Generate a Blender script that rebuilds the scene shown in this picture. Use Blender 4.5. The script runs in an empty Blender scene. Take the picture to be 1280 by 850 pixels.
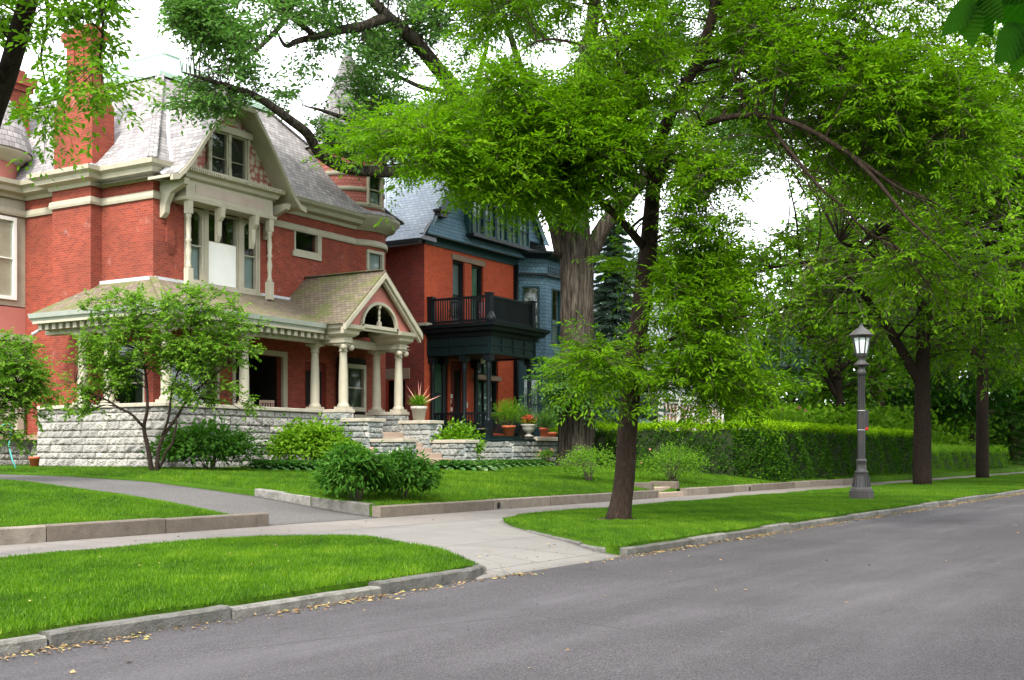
import bpy, math, random
import numpy as np
from mathutils import Vector
random.seed(7)
RNG = np.random.default_rng(11)
COL = bpy.context.scene.collection
SC = bpy.context.scene
# ---------------------------------------------------------------- camera model (world: +X along the street, +Y towards the houses)
CF, CS, FL, HZ, CAMZ = math.cos(math.radians(31.57)), math.sin(math.radians(31.57)), 1530.0, 568.0, 1.5
FWD = np.array([CF, CS, 0.0]); RGT = np.array([CS, -CF, 0.0]); UP = np.array([0, 0, 1.0])
CAMP = np.array([0, 0, CAMZ])
def ray(px, py): return FWD * FL + RGT * (px - 640) + UP * (HZ - py)
def ad(px, py, d):            # point at depth d
    return CAMP + ray(px, py) * (d / FL)
def ay(px, Y):                # X where the pixel column meets the plane Y
    r = ray(px, HZ); return Y * r[0] / r[1]
def ax(px, X):
    r = ray(px, HZ); return X * r[1] / r[0]
def az(py, X, Y):             # height of pixel row py at ground position X, Y
    d = X * CF + Y * CS; return CAMZ + (HZ - py) * d / FL
def proj(P):
    P = np.asarray(P, float); d = P[..., 0] * CF + P[..., 1] * CS
    r = P[..., 0] * CS - P[..., 1] * CF
    d = np.maximum(d, .01)
    return 640 + FL * r / d, HZ - FL * (P[..., 2] - CAMZ) / d, d
# ---------------------------------------------------------------- node helpers
def new_mat(name):
    m = bpy.data.materials.new(name); m.use_nodes = True
    nt = m.node_tree; nt.nodes.clear(); return m, nt
class NT:
    def __init__(s, name):
        s.m, s.t = new_mat(name)
        s.out = s.t.nodes.new('ShaderNodeOutputMaterial')
    def n(s, typ, ins=None, **kw):
        nd = s.t.nodes.new('ShaderNode' + typ)
        for k, v in kw.items(): setattr(nd, k, v)
        for k, v in (ins or {}).items():
            sk = nd.inputs[k]
            if hasattr(v, 'is_output') or isinstance(v, bpy.types.NodeSocket): s.t.links.new(v, sk)
            else: sk.default_value = v
        return nd
    def noise(s, vec, scale, detail=4, rough=.55):
        return s.n('TexNoise', {'Vector': vec, 'Scale': scale, 'Detail': detail, 'Roughness': rough}).outputs['Fac']
    def ramp(s, fac, stops, interp='LINEAR'):
        r = s.n('ValToRGB', {'Fac': fac}); cr = r.color_ramp; cr.interpolation = interp
        while len(cr.elements) > 1: cr.elements.remove(cr.elements[-1])
        for i, (p, c) in enumerate(stops):
            e = cr.elements[0] if i == 0 else cr.elements.new(p)
            e.position = p; e.color = (*c, 1) if len(c) == 3 else c
        return r.outputs['Color']
    def mix(s, fac, a, b, mode='MIX'):
        nd = s.n('MixRGB', {'Fac': fac}, blend_type=mode)
        for k, v in (('Color1', a), ('Color2', b)):
            if isinstance(v, bpy.types.NodeSocket): s.t.links.new(v, nd.inputs[k])
            else: nd.inputs[k].default_value = (*v, 1)
        return nd.outputs['Color']
    def math(s, op, a, b=0.0, clamp=False):
        nd = s.n('Math', operation=op, use_clamp=clamp)
        for i, v in enumerate((a, b)):
            if isinstance(v, bpy.types.NodeSocket): s.t.links.new(v, nd.inputs[i])
            else: nd.inputs[i].default_value = v
        return nd.outputs[0]
    def bump(s, h, strength=.5, dist=.02, normal=None):
        d = {'Height': h, 'Strength': strength, 'Distance': dist}
        if normal is not None: d['Normal'] = normal
        return s.n('Bump', d).outputs['Normal']
    def bsdf(s, color, rough=.8, normal=None, spec=.3, metal=0.0):
        b = s.n('BsdfPrincipled')
        for k, v in (('Base Color', color), ('Roughness', rough), ('Specular IOR Level', spec), ('Metallic', metal)):
            if isinstance(v, bpy.types.NodeSocket): s.t.links.new(v, b.inputs[k])
            else: b.inputs[k].default_value = (*v, 1) if k == 'Base Color' else v
        if normal is not None: s.t.links.new(normal, b.inputs['Normal'])
        return b.outputs[0]
    def done(s, sh): s.t.links.new(sh, s.out.inputs[0]); return s.m
    @property
    def uv(s): return s.n('TexCoord').outputs['UV']
    @property
    def obj(s): return s.n('NewGeometry').outputs['Position']
def m_brick(name, c1, c2, mortar, stain=(.08, .03, .02), stain_amt=.35, pale=0.0):
    t = NT(name); uv = t.uv; P = t.obj
    b = t.n('TexBrick', {'Vector': uv, 'Color1': (*c1, 1), 'Color2': (*c2, 1), 'Mortar': (*mortar, 1), 'Scale': 1.0,
        'Mortar Size': .009, 'Mortar Smooth': .3, 'Bias': 0.0, 'Brick Width': .21, 'Row Height': .075}, offset=.5)
    big = t.noise(P, .45, 4, .6); sm = t.noise(P, 9, 3, .7)
    c = t.mix(t.math('MULTIPLY', sm, .30), b.outputs['Color'], c2)
    f = t.ramp(big, [(.42, (0, 0, 0)), (.7, (1, 1, 1))])
    c = t.mix(t.math('MULTIPLY', f, stain_amt), c, stain)
    f2 = t.ramp(t.noise(P, 1.3, 6, .75), [(.60, (0, 0, 0)), (.72, (1, 1, 1))])
    c = t.mix(t.math('MULTIPLY', f2, pale), c, (.55, .42, .38))
    h = t.math('ADD', t.math('MULTIPLY', b.outputs['Fac'], -1.0), t.math('MULTIPLY', sm, .6))
    return t.done(t.bsdf(c, .85, t.bump(h, .6, .01), .2))
def m_shingle(name, c1, c2, gap, w, h, moss=None, moss_amt=0.0, wear=.3):
    t = NT(name); uv = t.uv; P = t.obj
    b = t.n('TexBrick', {'Vector': uv, 'Color1': (*c1, 1), 'Color2': (*c2, 1), 'Mortar': (*gap, 1), 'Scale': 1.0,
        'Mortar Size': .010, 'Mortar Smooth': .2, 'Brick Width': w, 'Row Height': h}, offset=.5)
    sep = t.n('SeparateXYZ', {'Vector': uv})
    saw = t.math('FRACT', t.math('DIVIDE', sep.outputs['Y'], h))
    shade = t.ramp(saw, [(0.0, gap), (.10, (.9, .9, .9)), (1.0, (1.0, 1.0, 1.0))])
    c = t.mix(.55, b.outputs['Color'], shade, 'MULTIPLY')
    big = t.noise(P, .8, 5, .7)
    c = t.mix(t.math('MULTIPLY', t.ramp(big, [(.4, (0, 0, 0)), (.65, (1, 1, 1))]), wear), c, tuple(x * .55 for x in c1))
    if moss:
        f = t.ramp(t.noise(P, 1.1, 5, .7), [(.48, (0, 0, 0)), (.62, (1, 1, 1))])
        c = t.mix(t.math('MULTIPLY', f, moss_amt), c, moss)
    hgt = t.math('SUBTRACT', 1.0, saw)
    hgt = t.math('ADD', hgt, t.math('MULTIPLY', t.noise(uv, 14, 3), .5))
    return t.done(t.bsdf(c, .9, t.bump(hgt, .7, .03), .2))
def m_paint(name, col, rough=.55, dirt=.25, dirtcol=None, bump=.15):
    t = NT(name); P = t.obj
    n = t.noise(P, 2.2, 6, .7)
    c = t.mix(t.math('MULTIPLY', t.ramp(n, [(.42, (0, 0, 0)), (.75, (1, 1, 1))]), dirt), col, dirtcol or tuple(x * .5 for x in col))
    return t.done(t.bsdf(c, rough, t.bump(t.noise(P, 35, 3), bump, .004), .35))
def m_tint(name, stops, rough=.8, nscale=6, bump=.5, dist=.03, mixn=.4, dark=(.05, .05, .045), spec=.2, grime=.4):
    t = NT(name); P = t.obj
    a = t.n('Attribute', attribute_name='tint').outputs['Fac']
    c = t.ramp(a, stops)
    n = t.noise(P, nscale, 7, .7)
    c = t.mix(t.math('MULTIPLY', t.ramp(n, [(.40, (0, 0, 0)), (.72, (1, 1, 1))]), grime), c, dark)
    h = t.math('ADD', n, t.math('MULTIPLY', t.noise(P, nscale * 7, 4), .35))
    return t.done(t.bsdf(c, rough, t.bump(h, bump, dist), spec))
def m_leaf(name, stops, trans=.36, rough=.5, spec=.06, tmul=(1.5, 1.9, .6)):
    t = NT(name)
    a = t.n('Attribute', attribute_name='tint').outputs['Fac']
    c = t.ramp(a, stops)
    p = t.bsdf(c, rough, None, spec)
    tc = t.mix(1.0, c, tmul, 'MULTIPLY')
    tr = t.n('BsdfTranslucent', {'Color': tc}).outputs[0]
    mx = t.n('MixShader', {'Fac': trans}); t.t.links.new(p, mx.inputs[1]); t.t.links.new(tr, mx.inputs[2])
    return t.done(mx.outputs[0])
# ---------------------------------------------------------------- mesh builder
ORG = {}
def setp(o, label=None, cat=None, group=None, kind=None):
    for k, v in (('label', label), ('category', cat), ('group', group), ('kind', kind)):
        if v: o[k] = v
    return o
def thing(name, loc, label, cat, group=None):
    o = bpy.data.objects.new(name, None); COL.objects.link(o); o.location = loc
    o.empty_display_size = .3; ORG[o] = np.array(loc, float)
    return setp(o, label, cat, group)
class Fr:                       # a wall frame: u along the wall, d outwards, z up
    def __init__(s, o, u, n): s.o = np.array(o, float); s.u = np.array(u, float); s.n = np.array(n, float)
    def P(s, u, d, z): return tuple(s.o + s.u * u + s.n * d + UP * z)
def front(Y): return Fr((0, Y, 0), (1, 0, 0), (0, -1, 0))     # faces the street; u = X
def side(X): return Fr((X, 0, 0), (0, 1, 0), (-1, 0, 0))      # faces the left; u = Y
def facet(x0, y0, x1, y1):
    u = np.array([x1 - x0, y1 - y0, 0.0]); L = np.linalg.norm(u); u /= L
    return Fr((x0, y0, 0), u, (u[1], -u[0], 0)), L
class MB:
    def __init__(s): s.v = []; s.f = []; s.uv = []; s.sm = []; s.tint = []
    def face(s, pts, uv=None, sm=False, tint=0.5):
        i = len(s.v); s.v += [tuple(p) for p in pts]; s.f.append(tuple(range(i, i + len(pts)))); s.uv.append(uv); s.sm.append(sm); s.tint.append(tint)
    def idx(s, f, uv=None, sm=True, tint=.5): s.f.append(tuple(f)); s.uv.append(uv); s.sm.append(sm); s.tint.append(tint)
    def hexa(s, p, tint=.5):        # p: 8 points, bottom 0-3, top 4-7, welded
        i = len(s.v); s.v += [tuple(q) for q in p]
        for f in ((3, 2, 1, 0), (4, 5, 6, 7), (0, 1, 5, 4), (1, 2, 6, 5), (2, 3, 7, 6), (3, 0, 4, 7)): s.idx([i + k for k in f], None, False, tint)
        return s
    def box(s, x0, x1, y0, y1, z0, z1, tint=.5):
        return s.hexa([(x0, y0, z0), (x1, y0, z0), (x1, y1, z0), (x0, y1, z0), (x0, y0, z1), (x1, y0, z1), (x1, y1, z1), (x0, y1, z1)], tint)
    def fbox(s, fr, u0, u1, d0, d1, z0, z1, tint=.5):
        return s.hexa([fr.P(u0, d1, z0), fr.P(u1, d1, z0), fr.P(u1, d0, z0), fr.P(u0, d0, z0), fr.P(u0, d1, z1), fr.P(u1, d1, z1), fr.P(u1, d0, z1), fr.P(u0, d0, z1)], tint)
    def bar(s, a, b, w, h=None, up=(0, 0, 1)):      # rectangular bar between two points
        a = np.array(a, float); b = np.array(b, float); h = h or w; t = b - a; t /= np.linalg.norm(t)
        sd = np.cross(t, up); sd /= max(np.linalg.norm(sd), 1e-6); u2 = np.cross(sd, t)
        q = [(-1, -1), (1, -1), (1, 1), (-1, 1)]
        return s.hexa([a + sd * w / 2 * i + u2 * h / 2 * j for i, j in q] + [b + sd * w / 2 * i + u2 * h / 2 * j for i, j in q])
    def prism(s, pts, off):         # planar polygon extruded by a vector
        off = np.array(off, float); n = len(pts); a = [np.array(p, float) for p in pts]; i = len(s.v)
        s.v += [tuple(p) for p in a] + [tuple(p + off) for p in a]
        s.idx(range(i, i + n), None, False); s.idx(range(i + 2 * n - 1, i + n - 1, -1), None, False)
        for k in range(n): s.idx((i + k, i + (k + 1) % n, i + n + (k + 1) % n, i + n + k), None, False)
        return s
    def lathe(s, prof, c, n=20, a0=0, a1=2 * math.pi, sm=True, sx=1, sy=1, tint=.5):
        full = abs(a1 - a0 - 2 * math.pi) < 1e-6; m = n if full else n + 1; i = len(s.v); R = max(r for r, z in prof)
        for r, z in prof:
            for k in range(m):
                a = a0 + (a1 - a0) * k / n; s.v.append((c[0] + r * sx * math.cos(a), c[1] + r * sy * math.sin(a), z))
        L = 0
        for j in range(len(prof) - 1):
            dl = math.hypot(prof[j + 1][0] - prof[j][0], prof[j + 1][1] - prof[j][1])
            for k in range(n):
                k2 = (k + 1) % m; u0 = (a0 + (a1 - a0) * k / n) * R; u1 = (a0 + (a1 - a0) * (k + 1) / n) * R
                s.idx((i + j * m + k, i + j * m + k2, i + (j + 1) * m + k2, i + (j + 1) * m + k), ((u0, L), (u1, L), (u1, L + dl), (u0, L + dl)), sm, tint)
            L += dl
        return s
    def tube(s, pts, rad, n=8, cap=True, tint=.5):
        P = [np.array(p, float) for p in pts]; i = len(s.v); N = len(P)
        if not hasattr(rad, '__len__'): rad = [rad] * N
        ref = None; L = 0; Ls = [0]
        for k in range(N):
            t = P[min(k + 1, N - 1)] - P[max(k - 1, 0)]; t = t / max(np.linalg.norm(t), 1e-9)
            if ref is None: ref = np.cross(t, (0, 0, 1) if abs(t[2]) < .9 else (1, 0, 0))
            ref = ref - t * np.dot(ref, t); ref /= np.linalg.norm(ref); b = np.cross(t, ref)
            for j in range(n):
                a = 2 * math.pi * j / n; s.v.append(tuple(P[k] + rad[k] * (ref * math.cos(a) + b * math.sin(a))))
            if k: L += float(np.linalg.norm(P[k] - P[k - 1])); Ls.append(L)
        R = max(rad)
        for k in range(N - 1):
            for j in range(n):
                j2 = (j + 1) % n; u0 = 2 * math.pi * R * j / n; u1 = 2 * math.pi * R * (j + 1) / n
                s.idx((i + k * n + j, i + k * n + j2, i + (k + 1) * n + j2, i + (k + 1) * n + j), ((u0, Ls[k]), (u1, Ls[k]), (u1, Ls[k + 1]), (u0, Ls[k + 1])), True, tint)
        if cap:
            s.idx([i + j for j in range(n)][::-1], None, False, tint); s.idx([i + (N - 1) * n + j for j in range(n)], None, False, tint)
        return s
    def build(s, name, mat, parent=None, org=None, bevel=0, tinted=False):
        if parent is not None:
            o0 = ORG[parent]
        else: o0 = np.array(org if org is not None else (0, 0, 0), float)
        V = np.array(s.v, float)
        me = bpy.data.meshes.new(name); me.from_pydata([tuple(v) for v in (V - o0)], [], s.f)
        uvl = me.uv_layers.new(name='UVMap'); uvs = []
        for f, uv in zip(s.f, s.uv):
            if uv is not None: uvs += [c for p in uv for c in p]; continue
            p = V[list(f)]; n = np.cross(p[1] - p[0], p[2] - p[0])
            if len(p) > 3: n = n + np.cross(p[2] - p[0], p[3] - p[0])
            L = np.linalg.norm(n); n = n / L if L > 1e-12 else UP
            if abs(n[2]) > .97: ua, va = np.array([1., 0, 0]), np.array([0, 1., 0])
            else:
                ua = np.cross(UP, n); ua /= np.linalg.norm(ua); va = np.cross(n, ua)
                if ua[0] + ua[1] < 0: ua = -ua
                if va[2] < 0: va = -va
            for q in p: uvs += [float(q @ ua), float(q @ va)]
        uvl.data.foreach_set('uv', uvs)
        me.polygons.foreach_set('use_smooth', s.sm)
        if tinted:
            at = me.attributes.new('tint', 'FLOAT', 'FACE'); at.data.foreach_set('value', s.tint)
        me.materials.append(mat); me.update()
        o = bpy.data.objects.new(name, me); COL.objects.link(o)
        if parent is not None: o.parent = parent
        else: o.location = tuple(o0)
        ORG[o] = o0
        if bevel:
            b = o.modifiers.new('b', 'BEVEL'); b.width = bevel; b.segments = 2; b.limit_method = 'ANGLE'
        return o
def copy_part(o, off, parent):
    c = o.copy(); COL.objects.link(c); c.parent = parent; ORG[c] = ORG[parent]
    if o.type == 'MESH' and not (o.parent in ORG and False): c.location = Vector(o.location) + Vector(off)
    for ch in list(o.children):
        g = ch.copy(); COL.objects.link(g); g.parent = c; ORG[g] = ORG[parent]
    return c
def np_mesh(name, V, F, mat, parent=None, org=(0, 0, 0), tint=None, smooth=False, mats=None, midx=None):
    """V (n,3), F (m,k) numpy"""
    o0 = ORG[parent] if parent is not None else np.array(org, float)
    me = bpy.data.meshes.new(name); n, (m, k) = len(V), F.shape
    me.vertices.add(n); me.vertices.foreach_set('co', (V - o0).astype(np.float32).ravel())
    me.loops.add(m * k); me.loops.foreach_set('vertex_index', F.astype(np.int32).ravel())
    me.polygons.add(m); me.polygons.foreach_set('loop_start', np.arange(0, m * k, k, dtype=np.int32))
    me.polygons.foreach_set('use_smooth', np.full(m, smooth))
    me.update(calc_edges=True)
    if tint is not None:
        at = me.attributes.new('tint', 'FLOAT', 'FACE'); at.data.foreach_set('value', np.asarray(tint, np.float32))
    me.materials.append(mat)
    o = bpy.data.objects.new(name, me); COL.objects.link(o)
    if parent is not None: o.parent = parent
    else: o.location = tuple(o0)
    ORG[o] = o0
    return o
def nrm(a): return a / np.maximum(np.linalg.norm(a, axis=-1, keepdims=True), 1e-9)
def leaf_geo(P, D, Nn, L, W, fold=.18):
    """leaf quads: base P, direction D, normal Nn; L, W arrays"""
    D = nrm(D); S = nrm(np.cross(D, Nn)); U = nrm(np.cross(S, D))
    L = np.broadcast_to(L, len(P))[:, None]; W = np.broadcast_to(W, len(P))[:, None]
    mid = P + D * L * .45 - U * L * .04
    V = np.stack([P, mid + S * W * .5 + U * W * fold, P + D * L - U * L * .12, mid - S * W * .5 + U * W * fold], 1).reshape(-1, 3)
    return V, np.arange(len(V)).reshape(-1, 4)
M = {}
M['brick1'] = m_brick('red_brick', (.335, .060, .031), (.20, .034, .021), (.25, .115, .085), stain_amt=.45, pale=.30)
M['brick2'] = m_brick('orange_red_brick', (.76, .120, .045), (.60, .085, .033), (.42, .14, .08), stain_amt=.25, pale=.0)
M['brick2s'] = m_brick('dark_side_brick', (.36, .055, .035), (.20, .04, .035), (.18, .08, .07), stain_amt=.55, pale=.0)  # deeper red brick with heavier stains, side wall only
M['roof1'] = m_shingle('grey_wood_shingle', (.38, .355, .35), (.20, .185, .19), (.08, .07, .07), .24, .19)
M['roofp'] = m_shingle('mossy_porch_shingle', (.23, .185, .13), (.145, .115, .085), (.05, .04, .03), .2, .15, (.10, .135, .02), .6)
M['roof2'] = m_shingle('blue_grey_slate', (.36, .41, .47), (.27, .31, .37), (.12, .14, .17), .24, .17)
M['teal'] = m_shingle('teal_wall_shingle', (.15, .255, .345), (.115, .20, .275), (.04, .08, .10), .2, .17, wear=.2)
M['teald'] = m_paint('dark_teal_paint', (.016, .060, .075), .5)
M['fish1'] = m_shingle('pink_fishscale_shingle', (.44, .16, .13), (.36, .12, .10), (.17, .05, .05), .16, .13, wear=.2)
M['cream'] = m_paint('cream_paint', (.39, .355, .27), .6, .4, (.21, .19, .135))
M['creamd'] = m_paint('carved_cream_frieze', (.40, .32, .27), .7, .5, (.28, .17, .14), .8)
M['pinkp'] = m_paint('faded_pink_paint', (.42, .15, .12), .7, .3)
M['black'] = m_paint('near_black_green_paint', (.006, .011, .014), .42, .2)
M['blackg'] = m_paint('porch_dark_green_paint', (.006, .020, .021), .4, .2)
M['lampm'] = m_paint('weathered_dark_metal', (.040, .040, .042), .45, .35, (.12, .08, .06))
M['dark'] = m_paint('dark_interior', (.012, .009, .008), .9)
M['darkred'] = m_paint('dark_red_door_paint', (.16, .014, .010), .45)
M['white'] = m_paint('white_paint', (.78, .77, .72), .5, .15)
M['blind'] = m_paint('white_roller_blind', (.74, .74, .72), .8, .06)
M['curt'] = m_paint('grey_sheer_curtain', (.26, .31, .31), .9, .3)
M['curtg'] = m_paint('green_grey_sheer_curtain', (.13, .24, .17), .9, .3)
M['copper'] = m_paint('green_copper', (.24, .34, .27), .6, .3)
M['lead'] = m_paint('grey_metal_flashing', (.50, .51, .54), .45, .2)
M['cap'] = m_paint('sandstone_cap', (.40, .36, .29), .85, .55, (.17, .16, .10), .6)
M['ledge'] = m_paint('brown_stone_sill', (.32, .22, .16), .85, .5, (.15, .10, .07), .6)
M['step'] = m_paint('pinkish_stone_step', (.36, .27, .21), .85, .4, (.2, .16, .12), .5)
M['terra'] = m_paint('terracotta', (.42, .10, .045), .8, .3)
M['conc'] = m_paint('cast_stone_urn', (.42, .40, .35), .9, .5, (.22, .21, .18), .6)
M['blackpl'] = m_paint('black_plastic', (.015, .016, .018), .4)
M['rock'] = m_tint('rough_grey_limestone', [(0, (.20, .19, .175)), (.5, (.29, .275, .255)), (1, (.37, .35, .315))], .9, 3.5, .7, .03, dark=(.17, .16, .145), grime=.4)
M['rockg'] = m_tint('mossy_grey_limestone', [(0, (.17, .19, .19)), (.5, (.27, .28, .27)), (1, (.38, .37, .34))], .9, 3.5, .9, .04, dark=(.10, .115, .09), grime=.6)
M['kerb'] = m_tint('granite_kerb', [(0, (.11, .104, .096)), (.5, (.16, .152, .14)), (1, (.22, .208, .19))], .85, 6, 1, .03, dark=(.055, .055, .04), grime=.8)
M['retain'] = m_tint('sandstone_edging', [(0, (.14, .115, .092)), (.5, (.19, .16, .13)), (1, (.26, .225, .185))], .9, 4, .8, .02, dark=(.09, .07, .055), grime=.65)
def glass():
    t = NT('window_glass')
    g = t.n('BsdfGlossy', {'Color': (.9, .95, .95, 1), 'Roughness': .04}).outputs[0]
    tr = t.n('BsdfTransparent', {'Color': (.88, .93, .91, 1)}).outputs[0]
    mx = t.n('MixShader', {'Fac': .10}); t.t.links.new(tr, mx.inputs[1]); t.t.links.new(g, mx.inputs[2])
    return t.done(mx.outputs[0])
M['glass'] = glass()
def lampglass():
    t = NT('frosted_lamp_glass')
    return t.done(t.bsdf((.72, .78, .80), .25, None, .5))
M['lglass'] = lampglass()
def scallop():
    t = NT('cream_and_rose_scalloped_wall'); uv = t.uv
    v = t.n('TexVoronoi', {'Vector': uv, 'Scale': 5.0, 'Randomness': .55}, feature='F1')
    c = t.ramp(v.outputs['Distance'], [(.0, (.50, .44, .34)), (.46, (.46, .38, .30)), (.58, (.34, .13, .10)), (1, (.30, .09, .08))])
    return t.done(t.bsdf(c, .75, t.bump(v.outputs['Distance'], .7, .03), .2))
M['scallop'] = scallop()
def bark(name, a, b, sx=7, sz=1.1, strength=1.0):
    t = NT(name); P = t.obj
    mp = t.n('Mapping', {'Vector': P, 'Scale': (sx, sx, sz)}).outputs[0]
    n = t.n('TexNoise', {'Vector': mp, 'Scale': 1.6, 'Detail': 8, 'Roughness': .68, 'Distortion': .6}).outputs['Fac']
    c = t.ramp(n, [(.36, b), (.50, tuple((x + y) / 2 for x, y in zip(a, b))), (.62, a), (.8, tuple(x * 1.3 for x in a))])
    big = t.noise(P, .7, 4)
    c = t.mix(t.math('MULTIPLY', big, .35), c, b)
    return t.done(t.bsdf(c, .95, t.bump(n, strength, .09), .1))
M['bark1'] = bark('deep_furrowed_grey_bark', (.125, .103, .080), (.013, .010, .008), 6, .7, 1.6)
M['bark2'] = bark('brown_scaly_bark', (.062, .042, .031), (.03, .021, .016), 11, 4, .9)
M['bark3'] = bark('dark_brown_bark', (.045, .032, .024), (.02, .014, .011), 11, 4, .9)
M['twig'] = m_paint('twig_bark', (.07, .055, .04), .9)
M['lf_ash'] = m_leaf('fresh_green_ash_leaf', [(0, (0.039, 0.107, 0.003)), (.4, (0.078, 0.176, 0.003)), (.75, (0.122, 0.239, 0.006)), (1, (0.186, 0.304, 0.010))], tmul=(1.7, 1.9, .5))
M['lf_oak'] = m_leaf('cool_green_leaf', [(0, (0.040, 0.103, 0.022)), (.5, (0.076, 0.161, 0.036)), (1, (0.134, 0.232, 0.063))], tmul=(1.5, 1.8, .9))
M['lf_far'] = m_leaf('mid_green_leaf', [(0, (0.045, 0.116, 0.006)), (.5, (0.096, 0.196, 0.011)), (1, (0.171, 0.290, 0.020))])
M['lf_dark'] = m_leaf('dark_green_leaf', [(0, (0.012, 0.053, 0.007)), (.5, (0.029, 0.093, 0.010)), (1, (0.064, 0.153, 0.017))], trans=.25)
M['lf_blue'] = m_leaf('blue_green_needle', [(0, (.05, .11, .09)), (.5, (.10, .18, .15)), (1, (.18, .27, .22))], trans=.15)
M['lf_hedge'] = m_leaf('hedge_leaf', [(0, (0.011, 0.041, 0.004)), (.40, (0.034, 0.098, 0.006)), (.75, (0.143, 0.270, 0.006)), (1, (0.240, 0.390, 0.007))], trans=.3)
M['lf_shrub'] = m_leaf('light_green_leaf', [(0, (0.050, 0.118, 0.011)), (.5, (0.105, 0.210, 0.017)), (1, (0.185, 0.311, 0.034))], trans=.38)
M['lf_host'] = m_leaf('hosta_leaf', [(0, (.03, .09, .02)), (.6, (.06, .15, .04)), (1, (.26, .34, .18))], trans=.25)
M['lf_yel'] = m_leaf('yellow_green_leaf', [(0, (0.060, 0.150, 0.007)), (.5, (0.098, 0.210, 0.009)), (1, (0.150, 0.270, 0.022))], trans=.35)
M['lf_near'] = m_leaf('elm_leaf', [(0, (.008, .050, .002)), (1, (.022, .085, .003))], trans=.5, tmul=(1.6, 1.6, .5))
M['fl_red'] = m_leaf('red_petal', [(0, (.55, .03, .02)), (1, (.75, .16, .09))], trans=.2, tmul=(1, 1, 1))
M['fl_pink'] = m_leaf('pink_petal', [(0, (.62, .22, .17)), (1, (.80, .46, .40))], trans=.2, tmul=(1, 1, 1))
M['fl_white'] = m_leaf('white_petal', [(0, (.65, .68, .55)), (1, (.8, .8, .76))], trans=.2, tmul=(1, 1, 1))
M['litter'] = m_leaf('fallen_leaf', [(0, (.14, .08, .04)), (.5, (.30, .20, .10)), (.85, (.34, .27, .11)), (1, (.14, .19, .05))], trans=.05, tmul=(1, 1, 1))
M['blade'] = m_leaf('grass_blade', [(0, (0.024, 0.068, 0.002)), (.4, (0.060, 0.144, 0.002)), (.8, (0.100, 0.204, 0.003)), (1, (0.192, 0.264, 0.024))], trans=.30, rough=.55, spec=.2, tmul=(1.3, 1.6, .5))
def grass_sheet():
    t = NT('lawn_turf'); P = t.obj
    n = t.noise(P, .6, 4, .6); f = t.noise(P, 28, 5, .8)
    c = t.ramp(n, [(.3, (.030, .080, .004)), (.5, (.042, .105, .004)), (.7, (.060, .130, .006))])
    c = t.mix(t.ramp(f, [(.35, (.55, .55, .55)), (.65, (0, 0, 0))]), c, (.030, .045, .008))
    return t.done(t.bsdf(c, .95, t.bump(f, .8, .03), .05))
M['turf'] = grass_sheet()
def soil():
    t = NT('dark_soil'); P = t.obj
    c = t.ramp(t.noise(P, 12, 6), [(.3, (.035, .026, .018)), (.7, (.085, .062, .042))])
    return t.done(t.bsdf(c, 1, t.bump(t.noise(P, 30, 5), .8, .03), .05))
M['soil'] = soil()
def asphalt(name, base, speck, tintc, wear=True):
    t = NT(name); P = t.obj
    f = t.noise(P, 140, 4, .8)
    v = t.n('TexVoronoi', {'Vector': P, 'Scale': 120.0}).outputs['Color']
    vs = t.n('SeparateColor', {'Color': v}).outputs[0]
    c = t.ramp(vs, [(0, tuple(x * .5 for x in base)), (.55, base), (.9, speck), (1, tuple(x * 1.5 for x in speck))])
    mp = t.n('Mapping', {'Vector': P, 'Scale': (.10, .9, 1)}).outputs[0]
    st = t.n('TexNoise', {'Vector': mp, 'Scale': 1.0, 'Detail': 7, 'Roughness': .65}).outputs['Fac']
    c = t.mix(t.math('MULTIPLY', t.ramp(st, [(.45, (0, 0, 0)), (.68, (1, 1, 1))]), .45 if wear else .2), c, tintc)
    if wear:
        ck = t.n('TexVoronoi', {'Vector': t.mix(.12, P, t.n('TexNoise', {'Vector': P, 'Scale': 1.3, 'Detail': 5}).outputs['Color']), 'Scale': .30}, feature='DISTANCE_TO_EDGE').outputs['Distance']
        mk = t.math('MULTIPLY', t.ramp(ck, [(0, (1, 1, 1)), (.0035, (0, 0, 0))]), t.ramp(t.noise(P, .25, 2), [(.48, (0, 0, 0)), (.60, (.75, .75, .75))]))
        c = t.mix(mk, c, (.022, .020, .020))
    big = t.noise(P, .35, 6, .65)
    c = t.mix(t.math('MULTIPLY', t.ramp(big, [(.42, (0, 0, 0)), (.66, (1, 1, 1))]), .40), c, tuple(x * .55 for x in base))
    return t.done(t.bsdf(c, .92, t.bump(t.math('ADD', f, vs), .4, .010), .08))
M['road'] = asphalt('worn_asphalt', (.068, .063, .067), (.090, .084, .088), (.118, .111, .117))
M['drive'] = asphalt('driveway_asphalt', (.105, .100, .096), (.15, .14, .135), (.135, .13, .125), False)
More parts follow.
